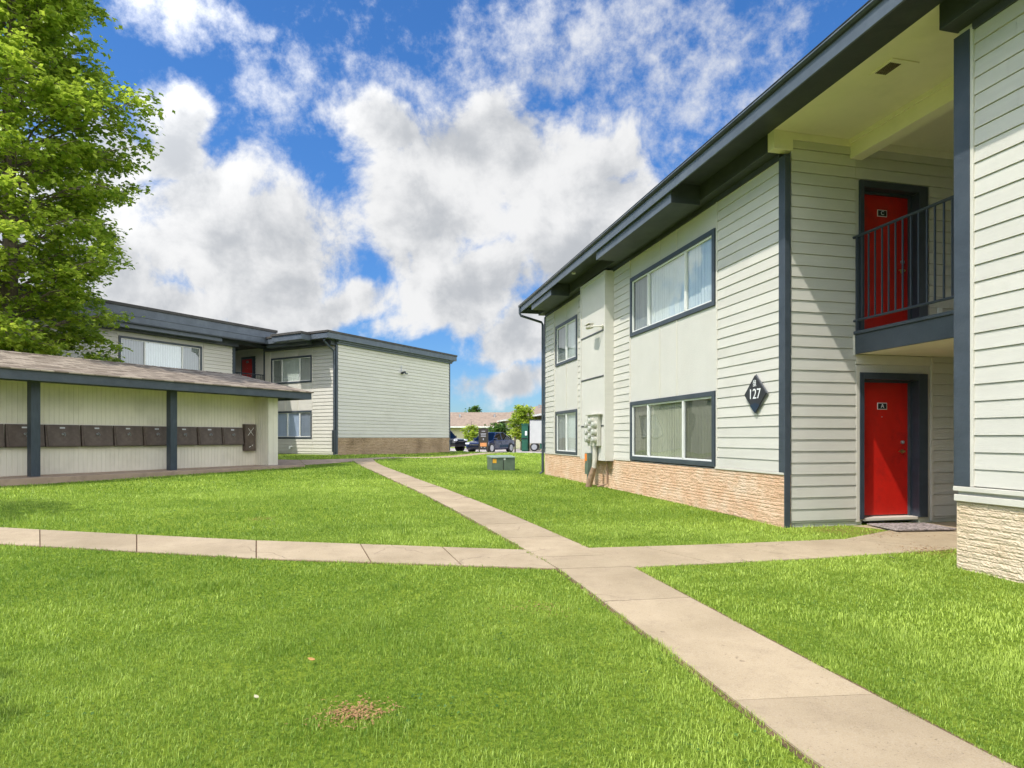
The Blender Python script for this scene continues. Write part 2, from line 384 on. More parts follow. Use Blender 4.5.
# cross walk, left and right of the main walk (sheets 4 mm lower than the main walk, butting it)
drape([(-11.5, 8.9), (-6.89, 8.41), (-3.1, 7.57), (.17, 7.10)], [(-11.2, 7.95), (-6.05, 7.39), (-2.72, 6.64), (.44, 6.20)], .010, .12, M['walk'], 'cross_walk', [.12, .25, .39, .52, .667, .80, .90])
drape([(.87, 7.22), (2.23, 7.44), (4.18, 7.86), (5.3, 8.65), (8.5, 9.45)], [(1.19, 6.24), (3.05, 6.63), (5.12, 7.2), (6.6, 7.5), (9.3, 8.1)], .010, .12, M['walk'], 'door_walk', [.12, .27, .5, .75])
drape([(3.6+1.6, 8.35), (4.9, 9.0), (9, 10.0)][1:], [(5.25, 8.58), (8.5, 9.40)], .006, .1, M['walk'], 'door_slab')
# concrete apron between shelter and far building
drape([(-10.8, 24.6), (-8.2, 24.9), (-6.2, 26.3), (-5.9, 26.9)], [(-8.7, 22.2), (-7.4, 22.8), (-6.35, 24.6), (-5.8, 25.9)], .014, .12, M['slab'], 'apron', [.3, .6])
drape([(-6.35, 26.2), (-4.5, 30.3), (-2.3, 35.0), (1.5, 43.0)], [(-5.7, 26.1), (-3.9, 30.2), (-1.7, 34.8), (2.2, 42.8)], .012, .1, M['walk'], 'side_walk', [.2, .4, .6, .8])
# parking lot sheet
mb = MB()
lx = np.linspace(-60, 60, 61); ly = np.linspace(42.6, 61, 10)
for j in range(len(ly) - 1):
    for i in range(len(lx) - 1):
        mb.quad(*[(x, y, g1(x, y) + .03) for x, y in ((lx[i], ly[j]), (lx[i + 1], ly[j]), (lx[i + 1], ly[j + 1]), (lx[i], ly[j + 1]))])
tag(mb.build('parking_lot', M['lot']), kind='structure')
mb = MB()
for i in range(60):
    x0, x1 = lx[i], lx[i + 1]
    mb.box(x0, x1 - .01, 42.45, 42.6, g1(x0, 42.5) - .1, g1(x0, 42.5) + .07)
tag(mb.build('kerb', M['lot']), kind='structure')

# ------------------------------------------------------------------ building components
def siding(mb, P, a0, a1, z0, z1, zref, h=.165, t=.019, gv=.008):
    k = math.floor((z0 - zref) / h + 1e-6); z = zref + k * h
    while z < z1 - 1e-4:
        zb, zt = max(z, z0), min(z + h, z1)
        if zt - zb > .01:
            ot = lambda q: t - (t - .006) * (q - z) / h
            zg = min(zb + gv, zt - .002)
            cuts = [a0]; p = a0 + random.uniform(.5, 3.4)
            while p < a1 - .25: cuts.append(p); p += random.choice((2.4, 3.0, 3.6))
            cuts.append(a1)
            for q0, q1 in zip(cuts, cuts[1:]):
                q1 = q1 - (.003 if q1 < a1 else 0); mb.m = random.choice((0, 0, 1, 2)); e = random.uniform(-.0015, .0015)
                mb.quad(P(q0, ot(zg) + e, zg), P(q1, ot(zg) + e, zg), P(q1, ot(zt), zt), P(q0, ot(zt), zt))
                mb.quad(P(q0, -.004, zg), P(q1, -.004, zg), P(q1, ot(zg) + e, zg), P(q0, ot(zg) + e, zg))
            mb.m = 0
            mb.quad(P(a0, -.004, zb), P(a1, -.004, zb), P(a1, -.004, zt), P(a0, -.004, zt))
            mb.quad(P(a0, -.004, zb), P(a1, -.004, zb), P(a1, ot(zt), zb), P(a0, ot(zt), zb))
            for a in (a0, a1): mb.quad(P(a, 0, zb), P(a, ot(zb), zb), P(a, ot(zt), zt), P(a, 0, zt))
        z += h

def window(parent, P, a0, a1, z0, z1, divs, screens, curt='curtain', rot=None, label=None, fr='trim', sash='white', tw=.085, deep=.055, folds=True, mull2=None):
    """frame mesh > sash, pane, curtain, recess"""
    f = MB()
    f.pbox(P, a0, a1, -.03, .035, z0, z0 + tw); f.pbox(P, a0, a1, -.03, .035, z1 - tw, z1)
    f.pbox(P, a0, a0 + tw, -.03, .035, z0 + tw, z1 - tw); f.pbox(P, a1 - tw, a1, -.03, .035, z0 + tw, z1 - tw)
    w = f.build('window', M[fr], parent, bevel=.004)
    if label: w['label'] = label
    b0, b1, c0, c1 = a0 + tw, a1 - tw, z0 + tw, z1 - tw; t = .03
    s = MB()
    s.pbox(P, b0, b1, -.03, .012, c0, c0 + t); s.pbox(P, b0, b1, -.03, .012, c1 - t, c1)
    s.pbox(P, b0, b0 + t, -.03, .012, c0 + t, c1 - t); s.pbox(P, b1 - t, b1, -.03, .012, c0 + t, c1 - t)
    edges = [b0 + t] + [b0 + d * (b1 - b0) for d in divs] + [b1 - t]
    for e in edges[1:-1]: s.pbox(P, e - .026, e + .026, -.03, .02, c0 + t, c1 - t)
    s.build('sash', M[sash], w, bevel=.003)
    for i, (e0, e1) in enumerate(zip(edges, edges[1:])):
        g = MB(); g.quad(P(e0, -.012 - .002 * i, c0 + t), P(e1, -.012 - .002 * i, c0 + t), P(e1, -.012 - .002 * i, c1 - t), P(e0, -.012 - .002 * i, c1 - t))
        g.build('pane', M['screen'] if i in screens else M['glass'], w)
    c = MB(); n = int((b1 - b0) / .05)
    for k in range(n):   # vertical folds
        x0 = b0 + (b1 - b0) * k / n; x1 = b0 + (b1 - b0) * (k + 1) / n; d = .006 if folds else .0
        o0 = -deep + (d if k % 2 else -d) + random.uniform(-.003, .003); o1 = -deep + (-d if k % 2 else d)
        c.quad(P(x0, o0, c0), P(x1, o1, c0), P(x1, o1, c1), P(x0, o0, c1))
    c.build('curtain', M[curt], w)
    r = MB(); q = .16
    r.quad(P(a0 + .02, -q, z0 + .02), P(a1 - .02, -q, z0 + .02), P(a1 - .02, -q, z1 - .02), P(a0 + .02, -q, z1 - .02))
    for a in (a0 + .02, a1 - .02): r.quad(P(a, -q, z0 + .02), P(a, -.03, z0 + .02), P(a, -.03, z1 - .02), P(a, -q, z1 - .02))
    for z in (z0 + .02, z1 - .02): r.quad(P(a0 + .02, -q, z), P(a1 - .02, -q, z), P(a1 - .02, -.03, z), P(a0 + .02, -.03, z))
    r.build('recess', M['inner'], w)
    return w

def door(parent, P, a0, a1, z0, z1, plate, rot, label, recess=.15, knob_right=True):
    """frame opening a0..a1; casing around it proud of wall"""
    cw = .10
    f = MB()
    f.pbox(P, a0 - .07, a0, -.02, .03, z0, z1 + cw); f.pbox(P, a1, a1 + cw + .06, -.02, .03, z0, z1 + cw); f.pbox(P, a0 - .0, a1, -.02, .03, z1, z1 + cw)
    f.pbox(P, a0 - .02, a0, -recess - .05, -.02, z0, z1); f.pbox(P, a1, a1 + .02, -recess - .05, -.02, z0, z1); f.pbox(P, a0, a1, -recess - .05, -.02, z1, z1 + .02)
    fo = f.build('door_frame', M['casing'], parent, bevel=.004)
    jw = .02
    jb = MB(); jb.pbox(P, a1 - .03, a1, -recess, -recess + .04, z0, z1 - .03); jb.pbox(P, a0, a1, -recess, -recess + .04, z1 - .03, z1); jb.build('door_stop', M['trim'], fo)
    d = MB(); d.pbox(P, a0 + .004, a1 - .004, -recess - .045, -recess, z0 + .03, z1 - .004)
    do = d.build('door', M['red'], parent, bevel=.003); do['label'] = label
    t = MB(); t.pbox(P, a0 + .001, a1 - .001, -recess - .05, .01, z0 - .03, z0 + .012); t.build('threshold', M['cream'], fo, bevel=.004)
    # hardware
    k = MB(); ka = a1 - .13; z = z0 + .98
    p0 = Vector(P(ka, -recess, z)); p1 = Vector(P(ka, -recess + .055, z)); p2 = Vector(P(ka - .11, -recess + .055, z))
    k.tube([p0, p0.lerp(p1, .15)], .032, 16); k.tube([p0, p1], .011, 10); k.tube([p1, p1.lerp(p2, .5) + Vector((0, 0, .008)), p2], [.014, .012, .009], 10)
    k.build('handle', M['brass'], do, smooth=False)
    k = MB(); p0 = Vector(P(ka, -recess, z + .14)); p1 = Vector(P(ka, -recess + .02, z + .14)); k.tube([p0, p1], .03, 16); k.pbox(P, ka - .006, ka + .006, -recess + .02, -recess + .04, z + .125, z + .155); k.build('deadbolt', M['steel'], do)
    k = MB(); mid = (a0 + a1) / 2 - .01; pz = z0 + (1.66 if z0 < 1 else 1.83)
    k.pbox(P, mid - .085, mid + .085, -recess, -recess + .006, pz - .05, pz + .05); pl = k.build('number_plate', M['letter'], do)
    k = MB(); k.pbox(P, mid - .075, mid + .075, -recess + .006, -recess + .009, pz - .041, pz + .041); k.build('plate_face', M['black'], do)
    text('plate_letter', plate, .085, M['letter'], do, P(mid, -recess + .0115, pz), rot, .001)
    k = MB(); pp = Vector(P(mid, -recess, z0 + 1.5)); k.tube([pp, Vector(P(mid, -recess + .006, z0 + 1.5))], .009, 10); k.build('peephole', M['steel'], do)
    return do

def stone_wall(P, a0, a1, z0, z1, parent, mat, name, step=.03, amp=.022, base=0., course=.072, seed=1):
    na = int((a1 - a0) / step) + 1; nz = int((z1 - z0) / (step * .6)) + 1
    A = np.linspace(a0, a1, na); Zz = np.linspace(z0, z1, nz)
    rg = np.random.default_rng(seed)
    # value-noise grid per stone: each course split in irregular stones
    nc = int((z1 - z0) / course) + 2
    stones = []
    for c in range(nc):
        p = a0 - rg.random() * .3; row = []
        while p < a1 + .5:
            L = rg.uniform(.15, .5); row.append((p, p + L, rg.uniform(.2, 1.))); p += L
        stones.append(row)
    v = []
    rough = rg.random((nz, na)); r2 = np.kron(rg.random((nz // 2 + 2, na // 6 + 2)), np.ones((2, 6)))[:nz, :na]
    for j, z in enumerate(Zz):
        c = int((z - z0) / course); fz = ((z - z0) / course) - c
        row = stones[c]; ri = 0
        for i, a in enumerate(A):
            while row[ri][1] < a: ri += 1
            s0, s1, hgt = row[ri]; fa = min(a - s0, s1 - a) / .02
            edge = .35 + .65 * min(1, min(fz, 1 - fz) / .16, fa)
            o = base + amp * edge * (.35 + .25 * hgt + .55 * rough[j, i] + .5 * r2[j, i])
            if i in (0, na - 1): o = base + .012
            v.append(P(a, o, z))
    mb = MB(); mb.v = v; mb.f = [(j * na + i, j * na + i + 1, (j + 1) * na + i + 1, (j + 1) * na + i) for j in range(nz - 1) for i in range(na - 1)]; mb.mi = [0] * len(mb.f)
    mb.quad(P(a0, base + .012, z1), P(a1, base + .012, z1), P(a1, base - .1, z1), P(a0, base - .1, z1))
    for a in (a0, a1): mb.quad(P(a, base + .012, z0), P(a, base + .012, z1), P(a, base - .1, z1), P(a, base - .1, z0))
    return mb.build(name, mat, parent)

# ================================================================== RIGHT BUILDING
RA = math.atan((512 - 367) / 625)
RB = empty('apartment_building', (3.86, 8.83, 0), RA, 'two storey cream apartment block on the right with red doors and peach stone base', 'building', 'cream two storey apartment blocks')
PF = lambda a, o, z: (-o, a, z)          # long facade (faces -x), a = along
PD = lambda a, o, z: (a, -o, z)          # door wall (faces -y), a = into building
PB = lambda a, o, z: (a, -2.64 + o, z)   # near block's breezeway side
rotF = (R(90), 0, R(-90)); rotD = (R(90), 0, 0)
LEN = 12.23; WT = 5.24; ZB = .75
# cores (sheathing behind cladding)
mb = MB(); mb.box(.17, 9, .02+.2, LEN - .02, -.3, WT + .2)
mb.box(.006, .17, .02, 1.80, ZB - .02, WT); mb.box(0.006, .17, 5.29, 8.93, ZB - .02, WT); mb.box(.006, .17, 10.96, LEN - .02, ZB - .02, WT)
mb.box(.0015, .17, 1.80, 5.29, 2.04, 3.49); mb.box(.0015, .17, 1.80, 5.29, 4.80, WT); mb.box(.0015, .17, 8.93, 10.96, 2.05, 3.45); mb.box(.0015, .17, 8.93, 10.96, 4.70, WT)
mb.box(.001, .17, .02, LEN - .02, -.3, ZB - .021)
mb.box(.17, 1.275, .006, .2, -.3, WT + .2); mb.box(2.285, 9, .006, .2, -.3, WT + .2); mb.box(1.275, 2.285, 0.006, .2, 2.125, 2.75); mb.box(1.275, 2.285, 0.006, .2, 4.925, WT + .2)
mb.box(1.297, 2.26, .205, .22, 0, 5)
mb.box(.006, 9, -10.5, -2.66, -.4, WT + .2)
mb.build('wall_core', M['stucco'], RB)
# lap siding on facade
mb = MB()
siding(mb, PF, .11, 1.74, ZB, WT, ZB); siding(mb, PF, 5.33, 6.27, ZB, WT, ZB); siding(mb, PF, 8.06, 8.86, ZB, WT, ZB); siding(mb, PF, 11.12, LEN - .08, ZB, WT, ZB)
siding(mb, PF, -10.4, -2.83, ZB + .02, WT, ZB + .02)
mb.build('lap_siding', SM, RB)
# stucco-like panels with battens
mb = MB()
def panel(a0, a1, z0, z1): mb.pbox(PF, a0, a1, 0, .006, z0, z1)
panel(1.76, 5.32, 2.045, 3.485); panel(1.76, 5.32, 4.805, WT); panel(8.88, 11.10, 2.055, 3.44); panel(8.88, 11.10, 4.705, WT)
mb.build('wall_panel', M['stucco'], RB)
mb = MB()
for a in (3.16, 3.87):
    mb.pbox(PF, a - .02, a + .02, .006, .018, 2.045, 3.485); mb.pbox(PF, a - .02, a + .02, .006, .018, 4.805, WT)
for a in (9.92,):
    mb.pbox(PF, a - .02, a + .02, .006, .018, 2.055, 3.44); mb.pbox(PF, a - .02, a + .02, .006, .018, 4.705, WT)
for a in (1.75, 5.325, 8.87, 11.11): mb.pbox(PF, a - .018, a + .018, 0, .024, ZB, WT)
mb.build('batten', M['cream'], RB, bevel=.003)
# trims
mb = MB()
mb.pbox(PF, -.012, .105, 0, .03, ZB, WT - .001); mb.pbox(PD, -.03, .06, .012, .034, -.05, WT - .001)
mb.pbox(PF, LEN - .09, LEN + .02, -.02, .03, ZB, WT)
mb.pbox(PF, -2.80, -2.64, 0, .035, ZB + .02, WT - .001); mb.pbox(PB, -.035, .1, 0, .008, ZB + .02, WT)
mb.build('corner_board', M['trim'], RB, bevel=.004)
mb = MB(); mb.pbox(PF, -2.835, -2.802, 0, .03, ZB + .02, WT); mb.pbox(PD, 2.475, 2.52, 0, .03, .0, 2.45); mb.pbox(PD, 1.16, 2.472, .0, .02, 2.32, 2.455)
mb.pbox(PD, 1.165, 1.225, 0, .02, .02, 2.30)
mb.build('cream_trim', M['cream'], RB, bevel=.003)
mb = MB()
# water table flashing, white
mb.pbox(PF, .0, 1.79, 0, .03, ZB - .03, ZB + .004); mb.pbox(PF, 5.30, LEN, 0, .03, ZB - .028, ZB + .002)
mb.pbox(PF, -10.4, -2.632, -.01, .045, ZB - .03, ZB + .016); mb.pbox(PF, -10.4, -2.634, -.01, .035, ZB - .13, ZB - .065)
mb.build('water_table', M['cream'], RB, bevel=.004)
# siding on the door wall, around doors
mb = MB()
for (a0, a1, z0, z1) in ((.09, 1.16, .03, 5.48), (2.535, 8.9, .03, 2.46), (2.46, 8.9, 2.77, 5.48), (1.165, 2.46, 5.01, 5.48)):
    siding(mb, PD, a0, a1, z0, z1, .06)
mb.build('porch_siding', SM, RB)
mb = MB(); mb.pbox(PB, .03, 8.9, 0, .012, -.1, WT); mb.build('breezeway_wall', M['siding'], RB)
# stone base
stone_wall(PF, .0, LEN, -.12, ZB - .032, RB, M['stone'], 'stone_base', .022, .013, .0, course=.055, seed=3)
stone_wall(PF, -10.4, -2.64, -.35, ZB - .132, RB, M['stonetan'], 'stone_base', .014, .013, -.008, course=.06, seed=5)
stone_wall(lambda a, o, z: (a, -2.64 + o, z), .0, .9, -.35, ZB - .14, RB, M['stonetan'], 'stone_base', .03, .012, -.012, seed=6)
# windows
window(RB, PF, 1.80, 5.29, 3.49, 4.80, [.285, .755], [2], 'curtain', label='upper wide window with pale curtains')
window(RB, PF, 1.80, 5.29, .752, 2.04, [.31, .76], [0, 2], 'curtainG', label='lower wide window beside the diamond sign')
window(RB, PF, 8.93, 10.96, 3.45, 4.70, [.5], [1], 'curtain', label='upper far window')
window(RB, PF, 8.93, 10.96, .752, 2.05, [.5], [1], 'curtain', label='lower far window')
# chase (projecting meter chase)
ch = MB(); CW = .22; c0, c1 = 6.283, 8.04
ch.pbox(PF, c0, c1, .003, CW, ZB - .06, WT); cho = ch.build('meter_chase', M['stucco'], RB)
ch = MB()
for a in (c0, c1 - .06): ch.pbox(PF, a, a + .06, CW, CW + .018, ZB - .06, WT)
ch.pbox(PF, c0 + .06, c1 - .06, CW, CW + .018, WT - .07, WT); ch.pbox(PF, c0 - .018, c0, .0, CW + .018, ZB - .06, WT)
ch.build('chase_corner_trim', M['siding'], cho, bevel=.003)
ch = MB()
for z in (1.52, 2.72, 3.82): ch.pbox(PF, c0 + .06, c1 - .06, CW, CW + .012, z, z + .035)
ch.build('chase_seam', M['gutter'], cho)
# roof edge: soffit, beam box, bump boxes, fascia, gutter
E0, E1 = -10.6, 12.45; SO = 5.56; BO = -.21
mb = MB(); mb.box(-.79, BO, E0, E1, SO, SO + .03); mb.box(BO, 9, -10.6, -2.64, SO, SO + .03); mb.box(BO, 9, 0, E1, SO, SO + .03); mb.build('soffit', M['trimdark'], RB)
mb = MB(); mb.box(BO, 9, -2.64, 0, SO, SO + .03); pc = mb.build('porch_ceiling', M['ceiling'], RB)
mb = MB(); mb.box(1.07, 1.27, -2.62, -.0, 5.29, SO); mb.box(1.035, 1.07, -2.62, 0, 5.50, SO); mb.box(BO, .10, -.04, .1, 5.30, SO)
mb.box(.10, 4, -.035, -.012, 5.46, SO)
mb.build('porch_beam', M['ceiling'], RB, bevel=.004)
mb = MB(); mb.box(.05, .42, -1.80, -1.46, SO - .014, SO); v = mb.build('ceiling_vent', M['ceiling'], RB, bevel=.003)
mb = MB()
for k in range(7): mb.box(.08 + k * .022, .093 + k * .022, -1.74, -1.52, SO - .020, SO - .0145)
mb.build('vent_grille', M['mailbox'], v)
mb = MB(); mb.box(BO, .02, -10.6, -2.63, 5.30, SO); mb.box(BO, .02, 0.1, E1 - .15, 5.30, SO)
mb.box(-.03, .0, .105, LEN - .1, WT - .03, 5.30); mb.box(-.03, .0, -10.4, -2.82, WT - .03, 5.30)
mb.build('eave_beam', M['trimdark'], RB, bevel=.006)
mb = MB(); mb.box(-.745, BO, 1.955, 5.46, 5.225, SO); mb.box(-.745, BO, 9.02, 11.10, 5.225, SO)
bb = mb.build('eave_box', M['trimdark'], RB, bevel=.004)
mb = MB(); mb.box(-.76, -.746, 1.945, 5.47, 5.22, 5.555); mb.box(-.76, -.746, 9.01, 11.11, 5.22, 5.555); mb.build('eave_box_board', M['fascia'], RB)
mb = MB(); mb.box(-.815, -.79, E0, E1, 5.385, 5.60); mb.build('fascia', M['fascia'], RB, bevel=.003)
mb = MB(); mb.box(-.79, 9, E1, E1 + .025, 5.385, 5.68); mb.build('fascia', M['fascia'], RB, bevel=.003)
g = [(-.8155, 5.55), (-.845, 5.555), (-.86, 5.575), (-.86, 5.61), (-.868, 5.613), (-.868, 5.623), (-.8155, 5.623)]
mb = MB(); mb.prism([(p[0], p[1]) for p in g], 1, E0, E1); mb.build('gutter', M['gutter'], RB)
mb = MB(); mb.box(-.8665, -.857, E0, E1 + .002, 5.585, 5.598); mb.build('gutter_lip', M['gutlip'], RB)
mb = MB(); mb.hexa([(-.79, E0, 5.592), (9, E0, 5.95), (9, E1, 5.95), (-.79, E1, 5.592), (-.82, E0, 5.63), (9, E0, 6.1), (9, E1 + .03, 6.1), (-.82, E1 + .03, 5.63)]); mb.build('roof', M['asphaltroof'], RB)
# downspout at far corner
mb = MB(); mb.tube([(-.83, 12.36, 5.56), (-.83, 12.36, 5.36), (-.79, 12.36, 5.28), (-.10, 12.30, 5.08), (-.06, 12.30, 5.0), (-.06, 12.30, .12), (-.16, 12.30, .04)], .04, 8); mb.build('downspout', M['trim'], RB)
mb = MB(); 
for k, a in enumerate((2.3, 6.9)):
    mb.tube([(-.5, a + .9, 5.56), (-.5, a + .9, 5.52)], .05, 12)
mb.build('soffit_lamp', M['white'], RB)
# doors
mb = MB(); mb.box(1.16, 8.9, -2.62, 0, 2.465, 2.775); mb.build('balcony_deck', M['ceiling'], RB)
mb = MB(); mb.box(1.12, 1.158, -2.62, -.045, 2.455, 2.735); mb.box(1.09, 1.158, -2.62, -.045, 2.735, 2.78); 
bf = mb.build('balcony_fascia', M['trim'], RB, bevel=.005)
mb = MB(); mb.box(1.118, 1.158, -.044, -.005, 2.44, 2.735); mb.build('balcony_end_trim', M['cream'], RB)
door(RB, PD, 1.297, 2.26, .06, 2.10, 'A', rotD, 'ground floor red door with a sunlit patch')
door(RB, PD, 1.297, 2.26, 2.78, 4.90, 'C', rotD, 'upper red door behind the balcony railing')
mb = MB(); mb.tube([(1.13, 0, 4.15), (1.13, -2.62, 4.15)], .022, 8); mb.tube([(1.13, 0, 2.94), (1.13, -2.62, 2.94)], .018, 8)
ra = mb.build('railing', M['casing'], RB)
for a in [-.076, -.169, -.287, -.402, -.523, -.634, -.747, -.862, -.990, -1.106, -1.229, -1.342, -1.467, -1.58, -1.70, -1.82, -1.94, -2.06, -2.18, -2.30, -2.42, -2.54]:
    mb = MB(); q = .016 if a == -.076 else .009; mb.box(1.13 - q, 1.13 + q, a - q, a + q, 2.78 if a == -.076 else 2.94, 4.14); mb.build('baluster', M['casing'], ra)
# small fittings of the porch
mb = MB(); mb.box(2.6, 2.67, -.04, -.016, 3.0, 3.2); mb.build('outlet_box', M['white'], RB)

# sign 127
sg = empty('address_sign', (0, 0, 0), 0, 'charcoal diamond address sign reading 127 on the cream lap siding', 'sign')
sg.matrix_world = RB.matrix_basis @ Matrix.Translation((-.03, .62, 1.905))
mb = MB(); hw, hh = .285, .30
def dia(mb, s, x0, x1): mb.prism([(-hw * s, 0), (0, -hh * s), (hw * s, 0), (0, hh * s)], 0, x0, x1)
dia(mb, 1, -.012, 0); mb.build('back_plate', M['gutlip'], sg)
mb = MB(); dia(mb, .94, -.034, -.016); mb.build('front_plate', M['plate'], sg)
mb = MB(); mb.prism([(-.12, -.17), (0, -.29), (.12, -.17), (0, -.13)], 0, -.0365, -.035); mb.build('lower_panel', simple('plate_navy', (.02, .035, .06), .4, .1), sg)
text('number', '127', .215, M['letter'], sg, (-.0375, .0, -.005), rotF, .0015, sx=.95)
text('emblem', 'SR', .10, M['letter'], sg, (-.0375, .0, .145), rotF, .0015, sx=.8)
mb = MB(); mb.tube([(-.0375, .03 * math.cos(a), .195 + .012 * math.sin(a)) for a in [i * math.pi / 6 for i in range(13)]], .004, 5); mb.build('emblem_ring', M['letter'], sg)

# security camera on chase
sc = empty('security_camera', (0, 0, 0), 0, 'cream security camera on a wall arm on the chase above the electric meters', 'security camera')
sc.matrix_world = RB.matrix_basis @ Matrix.Translation((-CW - .012, 6.42, 3.93))
mb = MB(); mb.tube([(0, 0, 0), (-.03, 0, 0)], .05, 12); mb.build('mount_plate', M['cream'], sc)
mb = MB(); mb.tube([(-.03, 0, 0), (-.16, .06, 0), (-.26, .12, -.0)], .018, 8); mb.build('arm', M['cream'], sc)
mb = MB(); mb.tube([(-.24, .12, 0), (-.24, .40, .03)], .055, 14); mb.build('body', M['conduit'], sc)
mb = MB(); mb.box(-.31, -.17, .13, .46, .075, .085); mb.build('sun_shield', M['cream'], sc)
mb = MB(); mb.tube([(-.24, .40, .03), (-.24, .41, .03)], .04, 14); mb.build('lens', M['black'], sc)

# electric meters
em = empty('electric_meters', (0, 0, 0), 0, 'bank of grey electric meters and conduits on the chase over the stone base', 'electric meter')
em.matrix_world = RB.matrix_basis @ Matrix.Translation((-CW - .012, 6.42, 0))
mb = MB(); mb.box(-.09, 0, .12, .82, 1.04, 1.80); mb.box(-.13, 0, .02, .86, 1.80, 1.83); mb.build('meter_cabinet', M['meter'], em, bevel=.008)
for a in (.24, .47, .70):
    for z in (1.20, 1.38, 1.56) if a != .47 else (1.29, 1.47, 1.66):
        mb = MB(); mb.tube([(-.09, a, z), (-.14, a, z)], .085, 16); h = mb.build('meter', M['meter'], em)
        mb = MB(); mb.tube([(-.14, a, z), (-.19, a, z), (-.21, a, z)], [.07, .07, .05], 16); mb.build('meter_glass', M['meterglass'], h)
mb = MB(); mb.tube([(-.06, .36, 1.05), (-.06, .36, .75), (-.08, .38, .5)], .06, 12); mb.build('conduit', M['conduit'], em)
mb = MB(); mb.tube([(-.08, .38, .52), (-.12, .50, .25), (-.16, .66, -.15)], [.065, .08, .085], 12); mb.build('service_pipe', M['rust'], em)
mb = MB(); mb.box(-.12, -.0, .74, .94, .32, .86); mb.tube([(-.06, .84, .34), (-.06, .84, -.15)], .04, 8); d = mb.build('junction_box', M['dgreen'], em, bevel=.006)
mb = MB(); mb.box(-.126, -.121, .78, .90, .66, .84); mb.box(-.126, -.121, .905, .935, .60, .84); mb.build('sticker', M['orange'], d)
mb = MB(); mb.tube([(.18, .18, .72), (.18, .18, .12), (.0, .35, .05)], .02, 8); mb.build('thin_conduit', M['rust'], em)
# rust stain plate under chase
mb = MB(); mb.box(.19, .215, -.12, .18, .50, .66); mb.box(.19, .214, -.02, .08, .40, .50)
mb.build('wall_bracket', M['gravel'], em)

# doormat
dm = MB()
for k in range(26):
    x0 = k * .034; dm.box(x0, x0 + .030, 0, .62, 0, .014 + .004 * (k % 2))
mt = dm.build('doormat', simple('mat_woven', (.30, .25, .23), .95, .8, 25, .5, 80)); tag(mt, 'frayed grey and red woven doormat in front of the lower red door', 'doormat')
mt.matrix_world = RB.matrix_basis @ Matrix.Translation((1.18, -.72, g1(5.3, 8.5) + .028)) @ Matrix.Rotation(R(-8), 4, 'Z')

# ================================================================== LEFT BUILDING
LA = -math.atan((870 - 512) / 625); LZ = .49
LB = empty('apartment_building', (-8.05, 28.6, LZ), LA, 'two storey cream apartment block at the left behind the mailbox shelter', 'building', 'cream two storey apartment blocks')
PE = lambda a, o, z: (o, a, z)                 # end wall, faces +x
PN = lambda a, o, z: (a, -o, z)                # front wall, faces -y
WX = -4.6; PA = lambda a, o, z: (WX + o, a, z)  # wall A, faces +x
LE = 8.9; SG = -1.9; WT = 5.04
mb = MB()
mb.box(-12, -.006, .17, LE, -.6, WT + .1); mb.box(-1.54, -.006, .006, .17, -.6, WT); mb.box(-12, -4.36, .006, .17, -.6, WT)
mb.box(-4.36, -1.54, .003, .17, -.6, .70); mb.box(-4.36, -1.54, .003, .17, 2.03, 3.36); mb.box(-4.36, -1.54, .003, .17, 4.64, WT)
mb.box(-12, WX - .17, -22, SG, -.6, WT + .1)
mb.box(WX - .17, WX - .006, -22, -7.1, -.6, WT); mb.box(WX - .17, WX - .006, -3.55, SG, -.6, WT); mb.box(WX - .17, WX - .003, -7.1, -3.55, -.6, 3.5); mb.box(WX - .17, WX - .003, -7.1, -3.55, 4.80, WT)
mb.build('wall_core', M['stucco'], LB)
mb = MB()
siding(mb, PE, .12, LE - .07, ZB, WT, ZB, t=.028, gv=.016)
siding(mb, PN, -1.50, -.12, .0, WT, ZB, t=.028, gv=.016); siding(mb, PN, -4.80, -4.44, .0, WT, ZB, t=.028, gv=.016)
siding(mb, PN, -4.42, -1.54, .0, .68, ZB, t=.028, gv=.016)
siding(mb, PN, -9.5, -4.95, .0, WT + .2, ZB, t=.028, gv=.016)
siding(mb, PA, -3.45, SG - .12, ZB, WT, ZB, t=.028, gv=.016); siding(mb, PA, -22, -7.15, ZB, WT, ZB, t=.028, gv=.016)
mb.build('lap_siding', SM, LB)
mb = MB(); mb.pbox(PN, -4.42, -1.54, 0, .006, 2.055, 3.355); mb.pbox(PN, -4.42, -1.54, 0, .006, 4.645, WT)
mb.pbox(PA, -7.14, -3.46, 0, .006, 4.805, WT); mb.pbox(PA, -7.14, -3.46, 0, .006, 2, 3.495); mb.build('wall_panel', M['stucco'], LB)
mb = MB()
for a in (-3.4, -2.5): mb.pbox(PN, a - .02, a + .02, .006, .018, 2.055, 3.355); mb.pbox(PN, a - .02, a + .02, .006, .018, 4.645, WT)
for a in (-1.52, -4.43): mb.pbox(PN, a - .018, a + .018, 0, .024, 0, WT)
for a in (-5.6, -4.9): mb.pbox(PA, a - .02, a + .02, .006, .018, 4.805, WT)
for a in (-7.14, -3.46): mb.pbox(PA, a - .018, a + .018, 0, .024, 2, WT)
mb.build('batten', M['cream'], LB)
mb = MB(); mb.pbox(PE, -.03, .08, 0, .03, 0, WT); mb.pbox(PN, -.06, .0, 0, .03, 0, WT); mb.pbox(PE, LE - .07, LE + .02, -.02, .03, 0, WT)
mb.pbox(PA, SG - .12, SG + .02, 0, .035, ZB, WT); mb.pbox(lambda a, o, z: (a, SG + o, z), WX - .12, WX + .034, 0, .03, 0, WT)
mb.pbox(PN, -4.93, -4.82, 0, .03, 0, WT)
mb.build('corner_board', M['trim'], LB)
mb = MB(); mb.pbox(PN, -4.81, -4.44, 0.016, .03, 0, WT); mb.build('cream_trim', M['cream'], LB)
